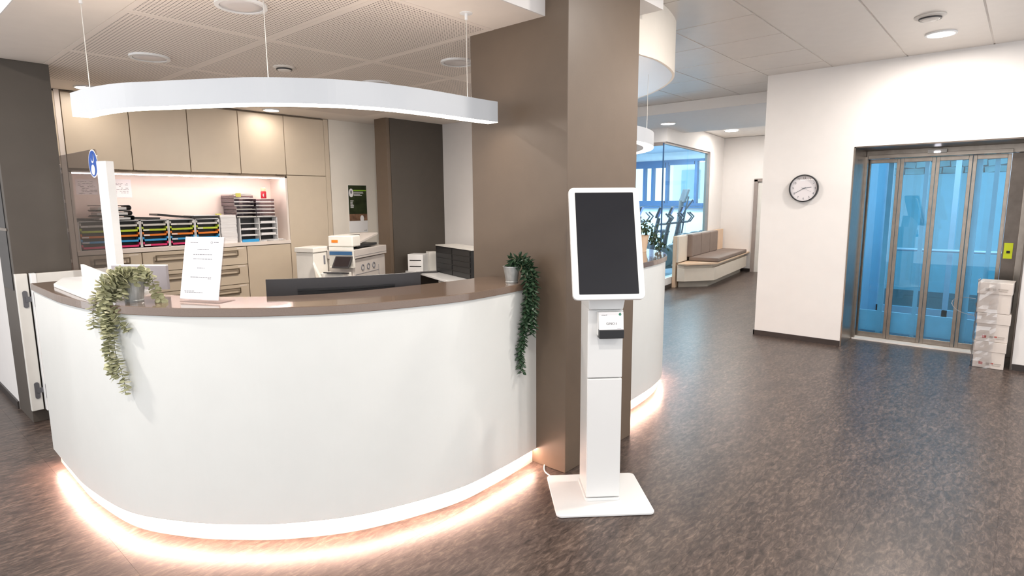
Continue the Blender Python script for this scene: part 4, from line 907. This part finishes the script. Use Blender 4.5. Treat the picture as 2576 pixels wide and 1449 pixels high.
for k in range(3):
    o_ = rn.uniform(-.02, .02)
    stems.append(wob([top, (0.87, 3.205 + o_, 1.262), (0.825 + o_ * .4, 3.195 + o_, 1.215), (0.785, 3.18 + o_, 1.12), (0.762, 3.145 + o_, 0.98), (0.765, 3.13 + o_, 0.88), (0.768, 3.12 + o_ * .6, 0.80 + k * 0.02)]))
stems.append(wob([(0.79, 3.16, 1.10), (0.785, 3.135, 0.98), (0.79, 3.12, 0.88), (0.80, 3.105, 0.80), (0.803, 3.10, 0.725)], 0.003))
stems.append(wob([top, (0.83, 3.26, 1.26), (0.775, 3.29, 1.18), (0.752, 3.295, 1.10), (0.75, 3.30, 1.02)], 0.003))
stems.append(wob([(0.80, 3.15, 1.12), (0.81, 3.10, 1.06), (0.835, 3.075, 1.02)], 0.003))
stems.append(wob([top, (0.95, 3.15, 1.285), (0.968, 3.14, 1.24), (0.97, 3.10, 1.185), (0.967, 3.05, 1.15)], 0.003))
for k in range(5):
    o_ = (k - 2) * 0.022; stems.append(wob([top, (0.88, 3.205 + o_, 1.265), (0.848, 3.20 + o_ * 1.4, 1.225), (0.832, 3.195 + o_ * 1.6, 1.17)], 0.004))
for k in range(9):
    a = rn.uniform(0, 6.28); stems.append(wob([top, (0.90 + .05 * math.cos(a), 3.19 + .05 * math.sin(a), 1.29), (0.865 + .10 * math.cos(a), 3.20 + .09 * math.sin(a), 1.245 + rn.uniform(-.03, .03))], 0.004))
for k in range(3):
    stems.append(wob([top, (0.84, 3.22 - k * .03, 1.275), (0.79, 3.235 - k * .03, 1.21), (0.775, 3.225 - k * .03, 1.14), (0.775, 3.21 - k * .03, 1.04 - .03 * k)], 0.006))
leaves(pe, stems, 0.0105, 0.027, ['ea', 'ea', 'eb'], 298, 0.0)
pv = thing('potted_ruscus', 'dark green trailing plant in a small zinc pot beside the brown column', 'plant', (2.53, 2.212, 1.1402))
pot(pv, 0.036, 0.048, 0.095)
stems = []; top = (2.535, 2.205, 1.235)
for k in range(7):
    ox = rn.uniform(-.035, .045); oy = rn.uniform(-.03, .01)
    stems.append(wob([top, (2.55 + ox, 2.17 + oy, 1.265), (2.56 + ox, 2.115 + oy, 1.20), (2.545 + ox, 2.095 + oy, 1.10), (2.535 + ox, 2.09 + oy, 0.98), (2.53 + ox * .8, 2.09 + oy, 0.88 + rn.uniform(-.03, .05))], 0.006))
for k in range(3):
    ox = rn.uniform(-.02, .02)
    stems.append(wob([(2.54, 2.10, 1.05), (2.53 + ox, 2.10, 0.92), (2.515 + ox, 2.11, 0.82), (2.505 + ox, 2.12, 0.72), (2.515 + ox * .4, 2.115, 0.63 + k * .04)], 0.004))
for k in range(6):
    a = rn.uniform(0, 6.28); stems.append(wob([top, (2.54 + .03 * math.cos(a), 2.19 + .03 * math.sin(a), 1.29), (2.565 + .05 * math.cos(a), 2.16 + .04 * math.sin(a), 1.28 + rn.uniform(-.04, .02))], 0.004))
leaves(pv, stems, 0.012, 0.036, ['r'], 298, -0.35)
# plant on the second counter
p2 = thing('potted_plant', 'small leafy plant in a beige pot on the second counter', 'plant', (4.845, 2.66, 1.1402))
pot(p2, 0.055, 0.075, 0.15, 'wood')
fo = MB(); rr = random.Random(3)
for k in range(260):
    if k < 150: c_ = Vector((4.845 + rr.gauss(0, .06), 2.66 + rr.gauss(0, .06), 1.31 + abs(rr.gauss(0, .05))))
    else:
        u = rr.random(); c_ = Vector((4.90 + 0.10 * u, 2.61 - 0.10 * u, 1.32 - 0.16 * u)) + Vector((rr.gauss(0, .03), rr.gauss(0, .03), rr.gauss(0, .025)))
    m_ = Matrix.Translation(c_) @ Euler((rr.uniform(0, 6), rr.uniform(0, 6), rr.uniform(0, 6))).to_matrix().to_4x4()
    fo.add([m_ @ Vector(q) for q in ((-.022, 0, 0), (0, -.011, .003), (.022, 0, 0), (0, .011, .003))], [(0, 1, 2, 3)])
part('foliage', fo, 'leaf_b', p2, world=True, kind='stuff')

# ================================================================== KIOSK
kk = thing('check_in_kiosk', 'white self check-in kiosk with a tilted dark touch screen beside the column', 'kiosk', (2.588, 1.647, 0), R(-45.7))
part('base_plate', MB().prism(rrect(0.512, 0.455, 0.03, 5), 0.002, 0.014), 'kiosk', kk, bevel=0.003)
part('base_collar', MB().prism(rrect(0.188, 0.235, 0.012, 3, 0.01, 0.028), 0.014, 0.030), 'kiosk', kk, bevel=0.002)
part('rear_column', MB().box(-0.076, -0.066, 0.03, 0.096, 0.145, 1.10), 'kiosk', kk, bevel=0.006)
part('lower_cover', MB().box(-0.081, -0.090, 0.035, 0.101, -0.068, 0.690), 'kiosk', kk, bevel=0.006)
part('upper_cover', MB().box(-0.081, -0.090, 0.694, 0.101, -0.068, 1.052), 'kiosk', kk, bevel=0.006)
part('neck', MB().add([(-0.078, -0.098, 1.055), (0.098, -0.098, 1.055), (0.098, 0.08, 1.055), (-0.078, 0.08, 1.055), (-0.088, -0.125, 1.16), (0.108, -0.125, 1.16), (0.108, 0.05, 1.30), (-0.088, 0.05, 1.30)],
                      [(0, 3, 2, 1), (4, 5, 6, 7), (0, 1, 5, 4), (1, 2, 6, 5), (2, 3, 7, 6), (3, 0, 4, 7)]), 'kiosk', kk, bevel=0.006)
sm = Matrix.Translation((-0.001, -0.130, 1.398)) @ Matrix.Rotation(-0.322, 4, 'X')
def face(pts, y0, y1):   # prism along local y
    mb = MB().prism(pts, 0, 1); mb.v = [(x, y1 + (y0 - y1) * z, y) for x, y, z in mb.v]; return mb.xf(sm)
dp = part('display_housing', face(rrect(0.356, 0.571, 0.026, 6), 0.0, 0.026), 'kiosk', kk, bevel=0.004)
part('touch_screen', face(rrect(0.294, 0.517, 0.003, 2), -0.0012, 0.001), 'screen', dp, label='dark glossy screen')
part('rear_housing', face(rrect(0.30, 0.48, 0.03, 5), 0.026, 0.055), 'kiosk', kk)
cr = part('card_reader', MB().box(-0.036, -0.122, 0.925, 0.090, -0.090, 1.046), 'kiosk', kk, bevel=0.003)
cm = Matrix.Translation((0.028, -0.135, 1.004)) @ Matrix.Rotation(-0.12, 4, 'X')
cd = part('info_card', MB().obox(cm, 0.125, 0.002, 0.088), 'paper', kk)
part('card_slot', MB().box(-0.034, -0.150, 0.915, 0.092, -0.10, 0.960), 'black', kk, bevel=0.003, label='black card slot')
def cardm(x, z): return cm @ Matrix.Translation((x, -0.0014, z)) @ Matrix.Rotation(R(90), 4, 'X')
text('card_text', 'GINO', 0.017, cardm(-0.004, -0.014), 'inkd', cd)
text('card_text', 'vicard', 0.0115, cardm(-0.035, 0.030), 'ink', cd)
arc = MB()
for r_k in (0.004, 0.0065, 0.009):
    n = 8; a_ = [(r_k * math.cos(R(-50 + 100 * i / n)), r_k * math.sin(R(-50 + 100 * i / n))) for i in range(n + 1)]
    b2 = [((r_k + .0009) * math.cos(R(-50 + 100 * i / n)), (r_k + .0009) * math.sin(R(-50 + 100 * i / n))) for i in range(n + 1)]
    arc.tri_ribbon(a_, b2, 0, 0.0003)
def card0(x, z): return cm @ Matrix.Translation((x, -0.0014, z)) @ Matrix.Rotation(R(90), 4, 'X')
part('radio_mark', arc.xf(card0(0.019, -0.014)), 'ink', cd)
dropm = card0(0.045, 0.032)
dr_ = MB().lathe([(0.001, 0), (0.0065, 0)], n=18).add([(-0.005, 0.003, 0), (0.005, 0.003, 0), (0, 0.0115, 0)], [(0, 1, 2)])
dr_.xf(dropm)
lg = part('drop_logo', dr_, 'inkg', cd)
part('fine_print', MB().box(0, 0, 0, 0.02, 0.0016, 0.0004).xf(card0(0.030, -0.040)), 'ink', cd)
q = part('power_cable', MB().tube(catmull([(2.78, 2.115, 0.012), (2.70, 2.10, 0.006), (2.62, 2.04, 0.006), (2.585, 1.965, 0.008)][::-1] + [(2.80, 2.12, 0.03)], 5), 0.004, 6), 'kiosk'); tag(q, 'short white cable running from the counter plinth to the kiosk base', 'cable')

# ================================================================== CLOCK
ck = thing('wall_clock', 'round black-rimmed wall clock on the white wall', 'clock', (XW, 1.903, 1.727), R(-90))
# local: x to the right on the wall (world -Y), y into the wall (+X), z up
def flat(mb, y): mb.v = [(a, y - c, b) for a, b, c in mb.v]; return mb
part('rim', flat(ring(0.150, 0.139, 0, 0.042, 56), 0.0), 'black', ck)
part('dial', flat(MB().lathe([(0.001, 0.016), (0.140, 0.016), (0.140, 0.0), (0.001, 0.0)], n=48), 0.0), 'paper', ck)
for h in range(1, 13):
    a = R(90 - 30 * h); text('numeral', str(h), 0.034, Matrix.Translation((0.113 * math.cos(a), -0.0165, 0.113 * math.sin(a))) @ Matrix.Rotation(R(90), 4, 'X'), 'inkd', ck)
def hand(name, ang, L_, tail, wd, y, m='inkd'):
    d = Vector((math.sin(R(ang)), 0, math.cos(R(ang)))); mtx = Matrix.Translation(d * (L_ - tail) / 2 + Vector((0, y, 0))) @ Matrix.Rotation(R(ang), 4, 'Y')
    part(name, MB().obox(mtx, wd, 0.001, L_ + tail), m, ck)
hand('hour_hand', 80, 0.078, 0.02, 0.006, -0.019); hand('minute_hand', 240, 0.105, 0.025, 0.0045, -0.021); hand('second_hand', 117, 0.085, 0.035, 0.002, -0.023, 'ink')
part('hub', flat(MB().lathe([(0.001, 0.026), (0.006, 0.025), (0.006, 0.016)], n=14), 0.0), 'inkd', ck)
part('cover_glass', flat(MB().lathe([(0.001, 0.0345), (0.139, 0.034)], n=40), 0.0), 'plexi', ck)

# ================================================================== CARTONS BY THE ELEVATOR
bz = [(0.001, 0.258), (0.259, 0.530), (0.531, 0.822)]
bl_ = ['bottom white carton of the stack beside the elevator', 'middle white carton of the stack beside the elevator', 'topmost white carton of the stack beside the elevator']
for k, (z0, z1_) in enumerate(bz):
    t = thing('carton', bl_[k], 'box', (7.20, 0.16, z0), R((0, 2, -3)[k]))
    wd = 0.232 + 0.006 * k; dx = 0.30
    part('carton_body', MB().box(-0.145, -wd / 2, 0, 0.145, wd / 2, z1_ - z0 - 0.06), 'carton', t, bevel=0.004)
    part('lid', MB().box(-0.152, -wd / 2 - 0.006, (z1_ - z0) * 0.62, 0.152, wd / 2 + 0.006, z1_ - z0 - 0.001), 'carton', t, bevel=0.004)
    zz = (0.045, 0.045, 0.225)[k]
    xx = -0.1475 if k < 2 else -0.1545
    part('print', MB().box(xx, -0.095, zz, xx + 0.002, -0.045, zz + 0.010).box(xx, -0.09, zz - 0.016, xx + 0.002, -0.03, zz - 0.008).box(xx, -0.01, zz - 0.012, xx + 0.002, 0.015, zz + 0.01), 'carton2', t)
    part('print_red', MB().box(xx, -0.04, zz, xx + 0.002, -0.02, zz + 0.010).box(xx, 0.04, zz - 0.012, xx + 0.002, 0.07, zz + 0.012), 'redp' if k != 2 else 'carton2', t)
wrp = MB(); nz = 26; rr = random.Random(9); gv = []
for j in range(nz):
    z = 0.0 + j * 0.84 / (nz - 1)
    for i in range(10):
        u = i / 9
        if u < .5: p = (7.30 - 0.27 * u * 2, 0.290, z)
        else: p = (7.028, 0.290 - 0.16 * (u - .5) * 2, z)
        gv.append((p[0] + rr.uniform(-.006, .004), p[1] + rr.uniform(-.003, .012), z))
wrp.add(gv, [(j * 10 + i, j * 10 + i + 1, (j + 1) * 10 + i + 1, (j + 1) * 10 + i) for j in range(nz - 1) for i in range(9)])
q = thing('stretch_film', 'crumpled clear plastic film hanging around the left side of the cartons', 'plastic film', (7.03, 0.29, 0))
part('film', wrp, 'film', q, world=True)
part('loose_strap', MB().tube(catmull([(7.03, 0.30, 0.66), (7.00, 0.36, 0.67), (6.99, 0.44, 0.66), (6.98, 0.475, 0.62), (6.98, 0.455, 0.565), (7.0, 0.40, 0.525), (7.02, 0.33, 0.505), (7.03, 0.30, 0.50)], 5), 0.004, 5), 'film', q, world=True, label='white loop of strapping')

# ================================================================== WAITING BENCH
bn = thing('waiting_bench', 'built-in waiting bench with taupe seat cushions and beech top', 'bench', (11.8, 4.7, 0))
Sd = Vector((0.9915, 0.130)); Nd = Vector((-0.130, 0.9915))
def bp_(u, v):  # along the partition, v towards the partition
    p = Vector((10.12, W(10.12) - 0.012)) + Sd * u - Nd * v; return (p.x, p.y)
part('back_board', MB().prism([bp_(0, 0.0), bp_(3.35, 0.0), bp_(3.35, 0.06), bp_(0, 0.06)], 0.0, 0.955), 'wood', bn, world=True, bevel=0.003)
part('end_board', MB().prism([bp_(0.02, 0.062), bp_(0.55, 0.062), bp_(0.55, 0.10), bp_(0.02, 0.10)], 0.47, 0.945), 'bench', bn, world=True)
part('plinth', MB().prism([bp_(0.10, 0.09), bp_(0.50, 0.52), bp_(3.15, 0.52), bp_(3.15, 0.09)], 0.0, 0.12), 'bench_d', bn, world=True)
part('carcass', MB().prism([bp_(0.0, 0.10), bp_(0.04, 0.22), bp_(0.50, 0.64), bp_(3.25, 0.62), bp_(3.25, 0.09), bp_(0, 0.09)], 0.12, 0.36), 'bench', bn, world=True, bevel=0.004)
part('upper_carcass', MB().prism([bp_(0.0, 0.09), bp_(0.06, 0.20), bp_(0.52, 0.58), bp_(3.25, 0.56), bp_(3.25, 0.09)], 0.36, 0.425), 'bench', bn, world=True)
part('seat_board', MB().prism([bp_(0.0, 0.10), bp_(0.0, 0.26), bp_(0.50, 0.68), bp_(3.35, 0.66), bp_(3.35, 0.10)], 0.425, 0.455), 'wood', bn, world=True, bevel=0.003)
part('seat_cushion', MB().prism([bp_(0.56, 0.13), bp_(0.56, 0.69), bp_(3.0, 0.67), bp_(3.0, 0.13)], 0.457, 0.535), 'cushion', bn, world=True, bevel=0.02)
for k in range(3):
    a = 0.56 + k * 0.62
    part('back_cushion', MB().prism([bp_(a, 0.062), bp_(a + 0.61, 0.062), bp_(a + 0.61, 0.19), bp_(a, 0.19)], 0.53, 0.965), 'cushion', bn, world=True, bevel=0.025)

# ================================================================== GYM MACHINES
def bike():
    t = thing('exercise_bike', '', 'exercise bike', (0, 0, 0), 0, 'exercise bikes behind the gym glass')
    part('base', MB().tube([(-.5, -.26, .05), (-.5, .26, .05)], .035, 8).tube([(.5, -.26, .05), (.5, .26, .05)], .035, 8).tube([(-.5, 0, .07), (0, 0, .16), (.5, 0, .07)], .04, 8), 'gym_m', t)
    part('mast', MB().tube([(.38, 0, .12), (.44, 0, .5), (.36, 0, .95), (.30, 0, 1.22)], [.075, .06, .045, .04], 10), 'gym_m', t)
    part('flywheel_housing', MB().lathe([(0.001, -.06), (.22, -.06), (.25, 0), (.22, .06), (0.001, .06)], n=24).xf(Matrix.Translation((.18, 0, .38)) @ Matrix.Rotation(R(90), 4, 'X')), 'gym_g', t)
    part('pedal_crank', MB().tube([(.10, -.14, .52), (.18, -.10, .38), (.18, .10, .38), (.26, .14, .24)], .014, 6).box(.05, -.2, .5, .16, -.11, .53).box(.2, .11, .22, .31, .2, .25), 'gym_m', t)
    part('seat_post', MB().tube([(-.12, 0, .16), (-.26, 0, .82)], .035, 8), 'gym_g', t)
    part('saddle', MB().lathe([(0.001, 0), (.13, .01), (.14, .04), (.10, .075), (0.001, .085)], n=20).xf(Matrix.Translation((-.28, 0, .82)) @ Matrix.Diagonal((1.1, .8, 1, 1))), 'gym_m', t)
    part('handlebar', MB().tube([(.12, .2, 1.32), (.02, .24, 1.22), (.10, .25, 1.10), (.30, .16, 1.08), (.33, 0, 1.10), (.30, -.16, 1.08), (.10, -.25, 1.10), (.02, -.24, 1.22), (.12, -.2, 1.32)], .02, 8), 'gym_m', t)
    cn_ = part('console', MB().obox(Matrix.Translation((.30, 0, 1.34)) @ Matrix.Rotation(R(-22), 4, 'Y'), .05, .30, .26), 'gym_m', t, bevel=0.02)
    part('console_screen', MB().obox(Matrix.Translation((.272, 0, 1.35)) @ Matrix.Rotation(R(-22), 4, 'Y'), .01, .25, .20), 'gym_b', cn_)
    return t
b0 = bike(); spots = [(12.06, 5.85, 68, 'exercise bike nearest the glass corner, its mast leaning left'), (12.83, 5.95, 68, 'second exercise bike from the left behind the glass, with blue console'),
                      (13.64, 6.08, 68, 'third exercise bike behind the glass, in front of the cross trainer'), (13.25, 6.97, 68, 'exercise bike half hidden at the left edge of the glass by the column')]
for i, (x, y, a, lab) in enumerate(spots):
    o = b0 if i == 0 else copy_tree(b0)
    o.location = (x, y, 0.004); o.rotation_euler = (0, 0, R(a + 40)); o['label'] = lab
ct = thing('cross_trainer', 'grey cross trainer at the right end behind the gym glass', 'cross trainer', (14.55, 6.42, 0.004), R(130))
part('base', MB().box(-.75, -.28, 0, .75, -.2, .08).box(-.75, .2, 0, .75, .28, .08).box(-.8, -.3, 0, -.68, .3, .1).box(.68, -.3, 0, .8, .3, .1), 'gym_m', ct)
part('mast', MB().tube([(.5, 0, .05), (.46, 0, .8), (.38, 0, 1.6)], .06, 10).tube([(.45, .10, .05), (.42, .10, 1.3)], .03, 8), 'gym_g', ct)
part('moving_arm', MB().tube([(.3, -.3, .25), (.42, -.3, .9), (.2, -.3, 1.35), (.02, -.26, 1.62)], .02, 8), 'gym_m', ct)
part('moving_arm', MB().tube([(.5, .3, .25), (.42, .3, .9), (.36, .3, 1.35), (.28, .26, 1.7)], .02, 8), 'gym_m', ct)
part('foot_pedal', MB().box(-.55, -.28, .32, -.1, -.12, .37), 'gym_m', ct); part('foot_pedal', MB().box(-.3, .12, .5, .15, .28, .55), 'gym_m', ct)
part('drive_housing', MB().lathe([(0.001, -.08), (.28, -.07), (.31, 0), (.28, .07), (0.001, .08)], n=24).xf(Matrix.Translation((-.45, 0, .38)) @ Matrix.Rotation(R(90), 4, 'X')), 'gym_g', ct)
part('console', MB().obox(Matrix.Translation((.32, 0, 1.72)) @ Matrix.Rotation(R(-18), 4, 'Y'), .06, .5, .36), 'gym_g', ct, bevel=0.02)
